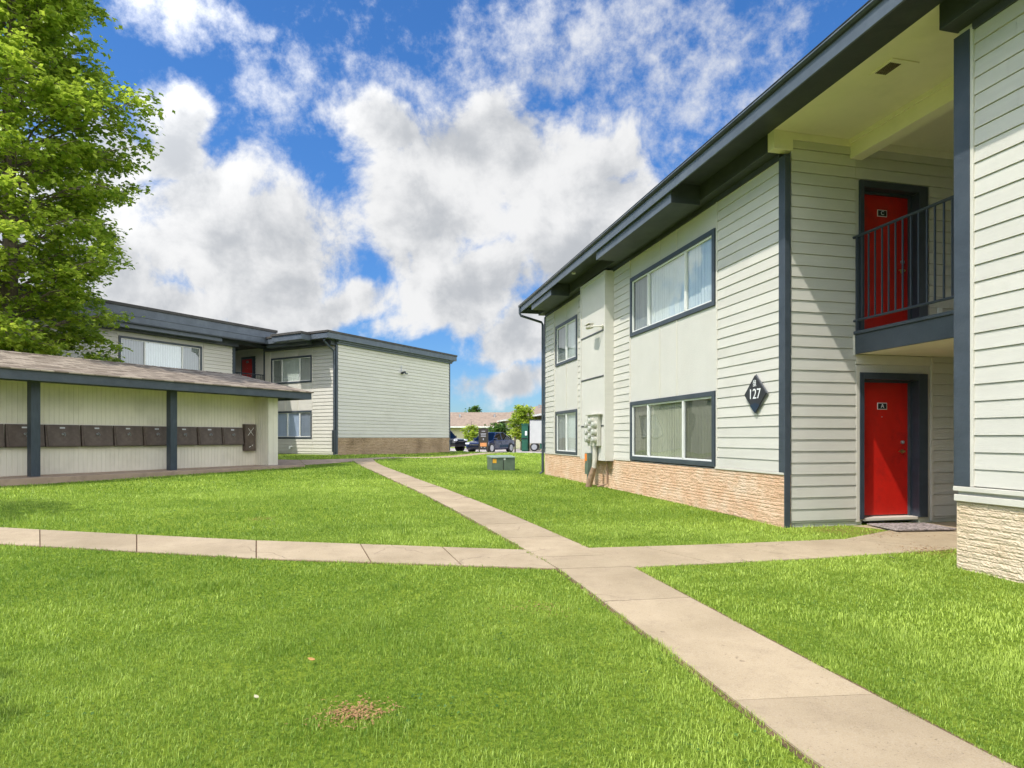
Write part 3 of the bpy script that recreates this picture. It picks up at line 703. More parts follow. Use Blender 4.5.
stone_wall(PE, .12, LE, -.6, ZB - .01, LB, M['stonefar'], 'stone_base', .06, .03, .0, seed=9)
window(LB, PN, -4.36, -1.54, 3.36, 4.64, [.25, .72], [0, 2], 'curtain', label='upper front window')
window(LB, PN, -4.36, -1.54, .70, 2.03, [.08, .40, .72], [3], 'curtainB', label='lower front window with blue curtain')
window(LB, PA, -7.1, -3.55, 3.5, 4.80, [.28, .76], [0, 2], 'curtain', label='wide upper window above the shelter roof')
# roof edge
mb = MB(); mb.box(WX, WX + .80, -22, .3, 5.22, 5.26); mb.box(WX, 0.3, -.80, .1, 5.22, 5.26); mb.box(-12, WX, SG, 0, 5.22, 5.26); mb.build('soffit', M['trimdark'], LB)
mb = MB(); mb.box(WX, WX + .3, -22, SG, 4.98, 5.22); mb.box(WX + .02, -.0, -.32, -.0, 4.98, 5.22); mb.box(WX + .0, WX + .3, SG, -.32, 5.1, 5.22); mb.build('eave_beam', M['trimdark'], LB)
mb = MB(); mb.box(WX + .3, WX + .66, -7.9, -3.0, 5.06, 5.22); mb.box(-3.9, -1.2, -.66, -.32, 5.06, 5.22); mb.build('eave_box', M['fascia'], LB)
mb = MB()
mb.box(WX + .78, WX + .81, -22, -.2, 5.26, 5.84); mb.box(WX - 1, WX + .809, -.2, -.17, 5.26, 5.84); mb.box(WX + .811, WX + .83, -22, -.2, 5.50, 5.53); mb.box(WX + .81, .30, -.83, -.80, 5.20, 5.42)
mb.box(.301, .33, -.83, LE + .25, 5.20, 5.45); mb.box(.0, .12, -.03, LE + .1, WT, 5.2); mb.box(.03, .30, -.8, LE + .25, 5.195, 5.25)
mb.box(.121, .2, -.03, LE + .1, 5.12, 5.2)
mb.build('fascia', M['fascia'], LB, bevel=.006)
mb = MB()
mb.box(-2.7, -.75, -1.35, -.83, 5.15, 5.40); mb.build('canopy_box', M['fascia'], LB, bevel=.006)
mb = MB(); mb.box(-12, WX + .86, -22, -.15, 5.84, 5.95); mb.box(-12, .36, -.14, LE + .28, 5.45, 5.54); mb.box(WX + .87, .36, -.86, -.14, 5.45, 5.541); mb.box(-2.73, -.72, -1.40, -.86, 5.40, 5.50); mb.build('roof', M['asphaltroof'], LB)
mb = MB(); mb.tube([(.0, -.72, 5.4), (.0, -.72, 5.1), (-.0, -.6, 5.0), (-.03, -.09, 4.7), (-.03, -.09, -.1)], .05, 8); mb.build('downspout', M['trim'], LB)
mb = MB(); mb.box(-.09, .03, -.17, -.05, .1, 1.1); mb.build('downspout_guard', M['trimdark'], LB)
# breezeway door & rail
mb = MB(); 
door(LB, PN, -6.55, -5.7, 2.75, 4.75, 'D', rotD, 'red breezeway door', recess=-.03)
mb = MB(); mb.box(-12, -4.95, SG + .03, -.03, 2.4, 2.7); mb.build('balcony_deck', M['trim'], LB)
mb = MB(); mb.tube([(WX - .3, SG, 3.85), (WX - .3, -.02, 3.85)], .025, 6); mb.tube([(WX - .3, SG, 2.85), (WX - .3, -.02, 2.85)], .02, 6)
ra = mb.build('railing', M['casing'], LB)
for k in range(14):
    mb = MB(); y = SG + .1 + k * .13; mb.box(WX - .31, WX - .29, y - .008, y + .008, 2.7, 3.85); mb.build('baluster', M['casing'], ra)
mb = MB(); mb.tube([(-2.9, -.03, .32), (-2.9, -.16, .32), (-2.9, -.16, .22)], .05, 8); mb.build('dryer_vent', M['white'], LB)
# low step in front
mb = MB(); mb.box(-6.5, -.9, -1.5, -.5, -.35, -.05); mb.build('porch_step', M['slab'], LB, bevel=.01)

sc2 = empty('security_camera', (0, 0, 0), 0, 'small dark security camera high on the plain cream end wall of the far block', 'security camera')
sc2.matrix_world = LB.matrix_basis @ Matrix.Translation((.02, 4.55, 4.13))
mb = MB(); mb.tube([(0, 0, 0), (.05, 0, 0)], .06, 10); mb.box(-.003, .01, -.02, .02, 0, .38); mb.build('mount_plate', M['steel'], sc2)
mb = MB(); mb.tube([(.05, 0, 0), (.16, 0, .02)], .02, 8); mb.build('arm', M['steel'], sc2)
mb = MB(); mb.tube([(.16, -.12, -.03), (.16, .12, .03)], .055, 10); mb.build('body', M['black'], sc2)
mb = MB(); mb.tube([(.17, .14, -.02), (.19, .28, -.03)], .04, 10); mb.build('lens', M['gutlip'], sc2)

# ================================================================== MAILBOX SHELTER
SA = -math.atan((860 - 512) / 625); SZ = .30
SH = empty('mailbox_shelter', (-11.63, 15.2, SZ), SA, 'open fronted cream mailbox shelter with a brown shingle roof and slate posts', 'shelter')
mb = MB(); mb.box(-3.2, .55, -8, 8.0, -.35, 0); mb.build('floor_slab', M['slab'], SH, bevel=.015)
BW = -.65
mb = MB(); mb.box(BW - .12, BW - .008, -8, 7.3, 0, 2.5)
y = -8.0
while y < 6.87: mb.box(BW - .008, BW, y, min(y + .104, 6.88), 0.01, 2.34); y += .115
mb.build('back_wall', M['siding2'], SH)
mb = MB(); mb.box(BW - .12, .02, 6.886, 7.28, 0, 2.33)
y = BW
while y < 0.01: mb.box(y, y + .104, 6.878, 6.886, 0.01, 2.33); y += .115
mb.box(.02, .028, 6.885, 7.06, .01, 2.33); mb.box(.02, .028, 7.075, 7.27, .01, 2.33)
mb.build('end_wall', M['siding2'], SH)
for y in (-3.48, 0, 3.49):
    mb = MB(); mb.box(-.1, .1, y - .1, y + .1, 0, 2.32); mb.build('post', M['post'], SH, bevel=.006)
RX, RE, EZ = -2.1, 8.25, 2.46   # ridge x, eave end, roof edge z
mb = MB(); mb.box(.57, .60, -8.6, RE, 2.29, 2.54); mb.box(BW - 3.0, .57, RE - .03, RE, 2.29, 2.54); mb.box(.50, .569, -8.6, RE - .03, 2.30, 2.34)
mb.build('fascia', M['trim'], SH, bevel=.004)
mb = MB(); mb.box(.12, .25, -8.6, 7.4, 2.29, 2.35); mb.box(-.12, .12, -8.6, 7.4, 2.321, 2.40); mb.build('beam', M['post'], SH)
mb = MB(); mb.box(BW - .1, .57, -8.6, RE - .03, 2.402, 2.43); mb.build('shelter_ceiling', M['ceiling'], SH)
zr = 3.22; ex = .66; bx = 2 * RX - ex; ye = RE + .05
mb = MB(); yr = 7.35; rz0 = 2.55
def slope(dz):
    A = (ex, -8.8, rz0 + dz); B = (ex, ye, rz0 + dz); C = (RX, yr, zr + dz); D = (RX, -8.8, zr + dz); E = (bx, ye, rz0 + dz); F = (bx, -8.8, rz0 + dz)
    return A, B, C, D, E, F
A, B, C, D, E_, F = slope(.0); A2, B2, C2, D2, E2, F2 = slope(-.03)
mb.quad(A, B, C, D); mb.quad(B, E_, C); mb.quad(E_, F, D, C); mb.quad(A2, B2, C2, D2); mb.quad(B2, E2, C2); mb.quad(E2, F2, D2, C2)
mb.quad(A, B, B2, A2); mb.quad(B, E_, E2, B2); mb.quad(E_, F, F2, E2); mb.quad(A, D, D2, A2); mb.quad(D, F, F2, D2)
sr = mb.build('roof', M['shingle'], SH)
mb = MB(); 
for k in range(60):
    y = -8.8 + k * .27
    if y < yr - .2: mb.hexa([(RX + .13, y, zr - .025), (RX + .13, y + .29, zr - .025), (RX - .13, y + .29, zr - .025), (RX - .13, y, zr - .025), (RX + .02, y, zr + .018), (RX + .02, y + .29, zr + .010), (RX - .02, y + .29, zr + .010), (RX - .02, y, zr + .018)])
mb.build('ridge_cap', M['shingle'], sr)
mb = MB(); mb.box(BW, BW + .012, -8, 6.87, .66, .70); mb.box(BW, BW + .012, -8, 6.87, 1.275, 1.295); mb.build('mailbox_rail', M['cream'], SH)

# mailboxes: one thing each
mbx = [(-2.95, -2.12), (-2.08, -1.27), (-1.22, -.38), (-.34, .47), (.50, 1.31), (1.35, 2.14), (2.18, 2.96), (3.00, 3.80), (3.85, 4.65), (4.70, 5.52), (5.56, 6.33)]
lab = ['brown mailbox farthest left along the shelter wall', 'brown mailbox second from the left end of the shelter', 'brown mailbox cut by the left edge of the picture', 'brown mailbox partly behind the left slate post',
       'brown mailbox just right of the left slate post', 'brown mailbox second to the right of the left slate post', 'brown mailbox third to the right of the left slate post, two before the right post',
       'brown mailbox just left of and partly behind the right slate post', 'brown mailbox just right of the right slate post', 'brown mailbox second to the right of the right slate post', 'brown mailbox next to the tall narrow box, with white drips on its front']
def make_mailbox(w):
    t = empty('mailbox', (0, 0, 0), 0); h = .57
    mb = MB(); mb.hexa([(0, 0, 0), (.13, 0, .0), (.13, w, .0), (0, w, 0), (0, 0, h), (.07, 0, h), (.07, w, h), (0, w, h)]); mb.build('body', M['mailbox'], t, bevel=.004)
    mb = MB(); mb.hexa([(.132, .05, .015), (.148, .05, .015), (.148, w - .015, .015), (.132, w - .015, .015), (.074, .02, h - .03), (.09, .02, h - .03), (.09, w - .045, h - .03), (.074, w - .045, h - .03)]); dd = mb.build('door', M['mailbox'], t, bevel=.004)
    mb = MB(); c = w * .47; mb.tube([(-.02, 0, 0), (.012, 0, 0)], .028, 10); mb.tube([(.01, 0, 0), (.03, .005, .02), (.032, .03, .035), (.03, .045, -.02), (.02, .03, -.06)], .010, 6); hn = mb.build('handle', M['gutlip'], dd); hn.location = (.125, c, .33)
    mb = MB(); mb.box(.0, .004, -.06, .06, -.018, .018); pl = mb.build('name_plate', M['steel'], dd); pl.location = (.099, c, .49); pl.rotation_euler = (0, R(-6), 0)
    return t
proto = make_mailbox(.80)
for i, ((a, b), l) in enumerate(zip(mbx, lab)):
    o = proto if i == 0 else copy_tree(proto)
    o.matrix_world = SH.matrix_basis @ Matrix.Translation((BW + .004, a, .71)) @ Matrix.Diagonal((1, (b - a) / .80, 1, 1))
    for d_ in o.children:
        for h_ in d_.children:
            if h_.name.startswith('handle'): h_.rotation_euler = (random.uniform(-.9, .9), 0, 0)
    tag(o, l, 'mailbox', 'brown mailboxes along the shelter wall')
t = empty('parcel_locker', (0, 0, 0), 0, 'tall narrow dark brown box with a chalk cross at the right end of the mailboxes', 'parcel locker')
t.matrix_world = SH.matrix_basis @ Matrix.Translation((BW + .01, 6.37, .50))
mb = MB(); mb.box(0, .14, 0, .42, 0, .90); mb.build('body', M['mailbox'], t, bevel=.006)
mb = MB(); mb.box(.142, .155, .02, .40, .02, .88); dd = mb.build('door', M['mailbox'], t, bevel=.004)
mb = MB()
for q in ((.10, .32, .52, .78), (.31, .11, .52, .76)): mb.tube([(.158, q[0], q[2]), (.158, q[1], q[3])], .006, 4)
mb.tube([(.158, .14, .12), (.158, .2, .15)], .012, 5); mb.tube([(.158, .26, .16), (.158, .28, .2)], .01, 5); mb.build('chalk_mark', M['chalk'], dd)

# ================================================================== small things
def gbox(): pass
tr = empty('utility_box', (-.40, 22.95, g1(-.4, 22.95)), R(17), 'low dark green utility box with an orange sticker standing in the lawn', 'utility box')
mb = MB(); mb.box(-.44, .44, -.3, .35, -.05, .46); bo = mb.build('cabinet', M['dgreen'], tr, bevel=.01)
mb = MB(); mb.hexa([(-.46, -.33, .462), (.46, -.33, .462), (.46, .37, .462), (-.46, .37, .462), (-.45, -.31, .50), (.45, -.31, .50), (.45, .36, .54), (-.45, .36, .54)]); mb.build('lid', M['dgreenlid'], tr, bevel=.008)
mb = MB(); mb.box(-.01, .012, -.305, -.3005, 0, .455); mb.build('door_seam', M['black'], tr)
mb = MB(); mb.box(-.40, -.26, -.306, -.301, .27, .42); mb.build('sticker', M['yellow'], tr)
mb = MB(); mb.box(.01, .08, -.308, -.302, .38, .45); mb.build('tag', M['letter'], tr)

# path-side sign in front of the cars
sx, sy = -1.90, 41.6; ss = empty('notice_sign', (sx, sy, g1(sx, sy)), R(-3), 'dark brown upright notice sign with an orange panel in front of the blue car', 'sign')
for q in (-.28, .28):
    mb = MB(); mb.box(q - .035, q + .035, -.04, .04, -.1, 1.66 if q < 0 else 1.62); mb.build('post', M['signbrown'], ss)
mb = MB(); mb.box(-.24, .24, -.03, .03, .32, 1.62); mb.prism([(-.24, 1.62), (.24, 1.62), (.2, 1.66), (0, 1.70), (-.2, 1.66)], 1, -.03, .03)
bd = mb.build('board', M['signbrown'], ss)
mb = MB(); mb.box(-.21, .21, -.036, -.031, .46, .70); mb.build('orange_panel', simple('sign_orange', (.75, .30, .12), .5, .1), bd)
mb = MB()
for z, w in ((1.47, .12), (1.30, .18), (1.22, .16), (1.13, .17)): mb.box(-w, w, -.036, -.031, z - .02, z + .022)
mb.box(-.035, .035, -.036, -.031, .88, 1.0); mb.box(-.17, -.1, -.036, -.031, .38, .42); mb.box(.03, .13, -.036, -.031, .37, .40)
mb.build('lettering', simple('sign_lettering', (.42, .40, .46), .5, .1), bd)
b = MB(); bx_, by_ = .21, 41.9; b.tube([(0, 0, -.1), (0, 0, 1.12), (0, 0, 1.16)], [.05, .05, .03], 8); bo = b.build('bollard', M['signbrown']); bo.location = (bx_, by_, g1(bx_, by_)); tag(bo, 'slim dark post at the rear end of the blue car', 'post')

# cars -------------------------------------------------------------
def car(name, loc, rz, paint, label, cat, suv=False):
    t = empty(name, loc, rz, label, cat, 'cars parked in the lot')
    # x = forward; profile: (x, z) lower body
    L, W = (4.6, 1.78) if not suv else (4.9, 1.95); h = 0 if not suv else .28
    hb = .92 + h * .7
    sec = [(2.30, .32 + h * .6, .62 + h * .8, .62), (2.18, .24 + h * .6, .76 + h * .8, .78), (1.6, .22 + h * .5, .84 + h * .8, .88), (.95, .20 + h * .5, hb, .89), (0, .20 + h * .5, hb + .02, .89), (-1.1, .20 + h * .5, hb + .03, .89), (-1.8, .24 + h * .5, hb + .03, .87), (-2.2, .30 + h * .5, hb - .02 + (.1 if suv else 0), .80), (-2.32, .36 + h * .5, hb - .12, .66)]
    v = []; f = []; n = 8
    for x, z0, z1, w in sec:
        w *= W / 1.78
        for (yy, zz) in ((-w * .9, z0), (-w, z0 + .12), (-w * 1.0, (z0 + z1) / 2), (-w * .93, z1 - .03), (w * .93, z1 - .03), (w, (z0 + z1) / 2), (w, z0 + .12), (w * .9, z0)): v.append((x, yy, zz if True else 0))
    mb = MB(); mb.v = v
    # crown the hood/deck
    for a in range(len(sec) - 1):
        for j in range(n): mb.f.append((a * n + j, a * n + (j + 1) % n, (a + 1) * n + (j + 1) % n, (a + 1) * n + j)); mb.mi.append(0)
    mb.f.append(tuple(range(n))); mb.f.append(tuple((len(sec) - 1) * n + j for j in reversed(range(n)))); mb.mi += [0, 0]
    body = mb.build('body', M[paint], t, bevel=.03, smooth=False)
    # greenhouse
    zt = 1.44 if not suv else 1.86; xb = (1.05, .35, -.75 if not suv else -1.9, -1.75 if not suv else -2.2)
    wb, wt = .80 * W / 1.78, .60 * W / 1.78
    z0 = hb - .06
    g = MB(); g.hexa([(xb[0], -wb, z0), (xb[0], wb, z0), (xb[3], wb, z0), (xb[3], -wb, z0), (xb[1], -wt, zt), (xb[1], wt, zt), (xb[2], wt, zt), (xb[2], -wt, zt)]); gh = g.build('window', M['carglass'], t)
    g = MB(); g.hexa([(xb[1] + .06, -wt - .02, zt - .03), (xb[1] + .06, wt + .02, zt - .03), (xb[2] - .1, wt + .02, zt - .03), (xb[2] - .1, -wt - .02, zt - .03), (xb[1] - .1, -wt + .08, zt + .04), (xb[1] - .1, wt - .08, zt + .04), (xb[2] + .1, wt - .08, zt + .04), (xb[2] + .1, -wt + .08, zt + .04)])
    for s in (-1, 1):
        for (a, b_) in ((xb[0], xb[1]), (-.25, -.25), (xb[3], xb[2])): g.tube([(a, s * (wb + .005), z0), (b_, s * (wt + .005), zt)], .035, 6)
    g.build('roof', M[paint], t, bevel=.02)
    for s in (-1, 1):
        m_ = MB(); m_.box(.72, .88, s * wb, s * (wb + .2), hb, hb + .13); m_.build('mirror', M[paint], t, bevel=.02)
        m_ = MB(); m_.box(2.10, 2.30, s * .42, s * .74, .60 + h * .8, .72 + h * .8); m_.build('headlight', M['lamp'], t, bevel=.02)
        m_ = MB(); m_.box(-2.30, -2.12, s * .5, s * .78, .72 + h, .86 + h); m_.build('tail_light', M['lampred'], t, bevel=.02)
        for x in (1.38, -1.38):
            y0 = s * (W / 2 - .22); y1 = s * (W / 2 + .015); r = .33 + (.05 if suv else 0)
            m_ = MB(); m_.tube([(x, y0, r), (x, y1, r)], r + .05, 20); m_.tube([(x, y0, r), (x, s * (W / 2 + .0), r)], r + .05, 20); ar = m_.build('wheel_arch', M['black'], t)
            m_ = MB(); m_.tube([(x, y0, r), (x, y1 - s * .03, r), (x, y1 + s * .02, r)], [r, r, r - .03], 24); wh = m_.build('wheel', M['tyre'], t)
            m_ = MB(); m_.tube([(x, y1, r), (x, y1 + s * .03, r)], r * .70, 20); m_.build('rim', M['rim'], wh)
            for k in range(5):
                an = k * 2 * math.pi / 5 + .3
                pass
        m_ = MB(); m_.box(.92, .935, s * (W / 2 - .01), s * (W / 2 + .003), .35 + h, hb - .04); m_.box(-.05, -.035, s * (W / 2 - .01), s * (W / 2 + .003), .3 + h, hb - .04); m_.box(.1, .24, s * (W / 2 - .005), s * (W / 2 + .02), hb - .16, hb - .13); m_.box(-.85, -.71, s * (W / 2 - .005), s * (W / 2 + .02), hb - .16, hb - .13); m_.build('door_line', M['black'], t)
    m_ = MB(); m_.box(2.26, 2.33, -.40, .40, .50 + h * .8, .64 + h * .8); m_.box(2.24, 2.33, -.6, .6, .30 + h * .6, .42 + h * .6); m_.build('grille', M['black'], t)
    m_ = MB(); m_.box(2.325, 2.34, -.35, .35, .565 + h * .8, .585 + h * .8); m_.build('grille_bar', M['steel'], t)
    return t
hd = lambda x, y: math.atan2(y, x)
car('sedan', (-1.55, 46.3, .16), hd(-.50, -.87), 'carblue', 'blue four door sedan parked behind the dark notice sign', 'car')
car('suv', (-5.7, 48.9, .16), hd(.80, -.60), 'carblack', 'dark sport utility vehicle half hidden behind the end wall of the far block', 'car', True)

# green cabinet and white trailer
t = empty('green_container', (.84, 50.2, .16), R(-8), 'tall green container with a white notice beside the white trailer', 'container')
mb = MB(); mb.box(0, .52, -.6, .7, 0, 2.1); mb.build('shell', M['binG'], t, bevel=.03)
mb = MB(); mb.box(-.04, .56, -.64, .74, 2.102, 2.18); mb.box(.08, .46, -.63, -.603, .1, .8); mb.build('rim_cap', M['binG'], t, bevel=.01)
mb = MB(); mb.box(.28, .44, -.615, -.603, 1.25, 1.6); mb.build('notice', M['letter'], t)
mb = MB(); mb.box(.04, .48, -.612, -.604, .95, 1.05); mb.build('band', M['black'], t)
t = empty('cargo_trailer', (1.46, 50.0, .16), R(-4), 'white box trailer with a green underframe parked beyond the right block', 'trailer')
mb = MB(); mb.box(0, 3.6, -.9, .9, .62, 2.45); mb.build('box', M['trailer'], t, bevel=.03)
mb = MB(); mb.box(-.02, 3.62, -.93, .93, 2.452, 2.5); mb.build('roof_edge', M['gutter'], t)
mb = MB(); mb.box(.8, 3.6, -.85, .85, .2, .61); mb.build('underframe', M['binG'], t)
for y in (-.88, .70):
    mb = MB(); mb.tube([(.35, y, .34), (.35, y + .18, .34)], .34, 20); w = mb.build('wheel', M['tyre'], t); mb = MB(); mb.tube([(.35, y - .012, .34), (.35, y - .001, .34)], .22, 16); mb.build('rim', M['rim'], w)

# far houses -------------------------------------------------------
def house(loc, rz, L, D, hw, hr, label, ov=.6):
    t = empty('house', loc, rz, label, 'house', 'tan roofed houses beyond the lot')
    mb = MB(); mb.box(0, L, 0, D, -.3, hw); mb.prism([(0, hw), (D, hw), (D / 2, hw + (hr - hw) * .96)], 0, 0.01, L - .01); mb.build('wall', M['farwall'], t)
    mb = MB(); k = (hr - hw) / (D / 2); e = hw - ov * k
    for s in (0, 1):
        y0, y1 = (-ov, D / 2) if s == 0 else (D + ov, D / 2)
        mb.hexa([(-ov, y0, e), (L + ov, y0, e), (L + ov, y1, hr), (-ov, y1, hr), (-ov, y0, e + .12), (L + ov, y0, e + .12), (L + ov, y1, hr + .12), (-ov, y1, hr + .12)])
    rf = mb.build('roof', M['farroof'], t)
    for q in range(int(L / 4)):
        x = 1.5 + q * 4 + random.uniform(-.6, .6); yy = D * .3 ; zz = e + .12 + (yy + ov) * k
        mb = MB(); mb.tube([(x, yy, zz - .1), (x, yy, zz + .35)], .12, 8); mb.build('vent_pipe', M['steel'], rf)
    mb = MB(); mb.box(-ov, L + ov, -ov - .12, -ov, e - .02, e + .13); mb.build('gutter', M['white'], t)
    for x in (L * .2, L * .5, L * .8):
        mb = MB(); mb.box(x - .6, x + .6, -.06, -.005, .9, 2.0); w = mb.build('window', M['white'], t); mb = MB(); mb.box(x - .5, x + .5, -.08, -.062, 1.0, 1.9); mb.build('pane', M['screen'], w)
    return t
house((-24, 71, .1), R(2), 24.5, 9, 2.5, 4.1, 'long cream house with a low tan roof behind the parked cars')
house((-5.9, 99, .1), R(-79.4), 50, 9, 3.2, 4.85, 'tan roofed house angling behind the young tree and trailer')

# ------------------------------------------------------------------ trees
def leaf_mesh(name, C, N, size, mat, parent, jit=.35, seed=3):
    rg = np.random.default_rng(seed); n = len(C)
    a = rg.uniform(0, 2 * np.pi, n); tilt = rg.normal(0, .45, n) + .25
    d = np.stack([np.cos(a), np.sin(a), -tilt], 1); d /= np.linalg.norm(d, axis=1)[:, None]
    up = np.tile([0, 0, 1.], (n, 1)) + rg.normal(0, jit, (n, 3)); s = np.cross(d, up); s /= np.linalg.norm(s, axis=1)[:, None]; u = np.cross(s, d)
    sz = (size * rg.uniform(.65, 1.25, n))[:, None]
    pts = [(0, 0, 0), (.45, .52, -.10), (.62, .22, .02), (1.0, 0, -.08), (.62, -.22, .02), (.45, -.52, -.10)]
    V = np.stack([C + sz * (p[0] * d + p[1] * s + p[2] * u) for p in pts], 1).reshape(-1, 3)
    base = (np.arange(n) * 6)[:, None]
    T = np.concatenate([base + [0, 1, 2], base + [0, 2, 3], base + [0, 3, 4], base + [0, 4, 5]], 1).reshape(-1)
    me = bpy.data.meshes.new(name); me.vertices.add(len(V)); me.vertices.foreach_set('co', V.ravel())
    nt = 4 * n; me.loops.add(nt * 3); me.polygons.add(nt); me.loops.foreach_set('vertex_index', T.astype(np.int32))
    me.polygons.foreach_set('loop_start', np.arange(0, nt * 3, 3, dtype=np.int32)); me.polygons.foreach_set('loop_total', np.full(nt, 3, np.int32))
    me.update(); at = me.attributes.new('rnd', 'FLOAT', 'POINT'); at.data.foreach_set('value', np.repeat(rg.random(n) ** 1.3, 6))
    me.materials.append(mat); o = bpy.data.objects.new(name, me); COL.objects.link(o); o.parent = parent
    return o

def tree(loc, H, prof, label, nprim=46, nsec=9, leaves=11, lsize=.15, trunk_r=.24, seed=1, group=None, mat='leaf', droop=-.1, reject=None, lean=(0, 0), cat='tree', clump=False, extra=()):
    """prof(h) = crown radius at height h (m)"""
    rg = np.random.default_rng(seed); t = empty('tree', loc, 0, label, cat, group)
    tr = MB(); z0 = 0
    ax = lambda h: Vector((lean[0] * h / H + .12 * math.sin(h * .6 + seed), lean[1] * h / H + .12 * math.cos(h * .5), h))
    hs = [H * k / 14 for k in range(15)]
    tr.tube([ax(h) for h in hs], [trunk_r * (1 - .88 * h / H) + .01 for h in hs], 10)
    C = []; lb = MB()
    hmin = next((h for h in np.linspace(0, H, 60) if prof(h) > .3), 1)
    for i in range(nprim + len(extra)):
        h = hmin + (H - hmin) * ((i + rg.random()) / nprim) ** .95; r = prof(h) * rg.uniform(.66, 1.06)
        if i < nprim and r < .25: continue
        a = i * 2.4 + rg.normal(0, .3)
        if i >= nprim: h, a, r = extra[i - nprim]
        st_h = max(hmin * .8, h - r * .45); p0 = ax(st_h)
        d = Vector((math.cos(a), math.sin(a), 0)); pe = ax(h) + d * r + Vector((0, 0, r * .02)); pts = []
        for k in range(6):
            f = k / 5; p = p0.lerp(pe, f); p.z += r * .10 * math.sin(f * math.pi); p += Vector(rg.normal(0, .05 * r * .3, 3)) * (f > 0); pts.append(p)
        br = max(.018, trunk_r * .22 * (1 - h / H) + .015)
        lb.tube(pts, [br * (1 - .8 * k / 5) for k in range(6)], 5, cap=False)
        for j in range(nsec):
            f = .22 + .78 * (j + rg.random()) / nsec; k = min(int(f * 5), 4); p = pts[k].lerp(pts[k + 1], f * 5 - k)
            sl = r * rg.uniform(.16, .36) * (1.25 - .6 * f) + .18
            sa = a + rg.choice([-1, 1]) * rg.uniform(.4, 1.3); q = p + Vector((math.cos(sa), math.sin(sa), rg.uniform(-.25, .45))) * sl
            lb.tube([p, p.lerp(q, .5) + Vector((0, 0, .03)), q], [.012, .009, .005], 4, cap=False)
            for m_ in range(leaves):
                ff = rg.uniform(.45, 1.1) if clump else rg.uniform(.25, 1.1); c = p.lerp(q, ff); c = c + Vector(rg.normal(0, 1, 3) * (1, 1, .6)) * ((.13 if clump else .14) + .03 * sl) ; c.z += droop * rg.random()
                C.append(tuple(c))
    C = np.array(C)
    if reject is not None:
        W = C + np.array(loc); C = C[~reject(W)]
    tr.m = 0; tr.build('trunk', M['bark'], t, smooth=True); lb.build('branches', M['bark'], t)
    leaf_mesh('crown', C, None, lsize, M[mat], t, seed=seed)
    return t

def prof_big(h):
    pts = [(0, 0), (2.2, 0), (2.9, 2.5), (4.0, 2.9), (6.0, 2.75), (8.0, 2.9), (10, 3.1), (11, 3.3), (12.5, 2.9), (14, 2.5), (16, 2.1), (18, 1.7), (19.5, .5), (20, 0)]
    for (a, b), (c, d) in zip(pts, pts[1:]):
        if a <= h <= c: return b + (d - b) * (h - a) / (c - a)
    return 0
LBi = (LB.matrix_basis).inverted(); mLBi = np.array(LBi)
def rej(Wd):
    q = Wd @ mLBi[:3, :3].T + mLBi[:3, 3]
    return (q[:, 0] < WX + .9) & (q[:, 2] < 5.75)
tree((-15.6, 19.4, .3), 20, prof_big, 'tall bright green broadleaf tree rising behind the mailbox shelter roof', nprim=176, nsec=13, leaves=34, lsize=.175, clump=True, extra=((11.2, -.05, 4.2), (11.7, .12, 3.6), (10.2, .25, 3.3), (6.2, -.15, 3.0)), trunk_r=.26, seed=4, reject=rej)
pp = lambda k, top, w: (lambda h: w * max(0, math.sin(math.pi * min(1, max(0, (h - k) / (top - k))) ** .8)) if k < h < top else 0)
# young tree and shrubs in the gap
tree((.95, 54.5, .15), 4.1, pp(.9, 4.1, 1.35), 'young leafy tree in front of the tan roofed house beyond the lot', 34, 6, 12, .26, .10, 11, 'trees beyond the lot')
tree((-1.3, 58.5, .15), 2.7, pp(.2, 2.7, 1.3), 'round green shrub beside the young tree beyond the lot', 26, 6, 12, .26, .06, 12, 'trees beyond the lot', mat='leafdark')
tree((-3.7, 55.0, .15), 2.6, pp(.2, 2.6, .75), 'small yellow green shrub above the hood of the blue car', 20, 6, 10, .22, .05, 13, 'trees beyond the lot')
tree((-5.6, 96, .1), 6.1, pp(2.2, 6.1, 3.0), 'dark domed tree showing over the long tan roof', 26, 6, 10, .38, .2, 14, 'trees beyond the lot', mat='leafdark')
tree((3.6, 57.5, .15), 3.3, pp(.4, 3.3, 1.4), 'green shrub behind the white trailer', 20, 5, 8, .2, .08, 17, 'trees beyond the lot', mat='leafdark')
# trees left of the camera that shade corners of the lawn
def prof_b(h): return pp(5.2, 10.5, 2.3)(h)
tree((-8.4, -2.25, -.1), 10.5, prof_b, 'broadleaf tree left of the viewpoint shading the near lawn corner', 50, 8, 11, .2, .2, 21, 'lawn trees left of the viewpoint')
tree((-13.4, 5.7, .1), 9.6, prof_b, 'broadleaf tree at the far left shading the lawn by the cross walk', 46, 8, 10, .2, .18, 22, 'lawn trees left of the viewpoint')

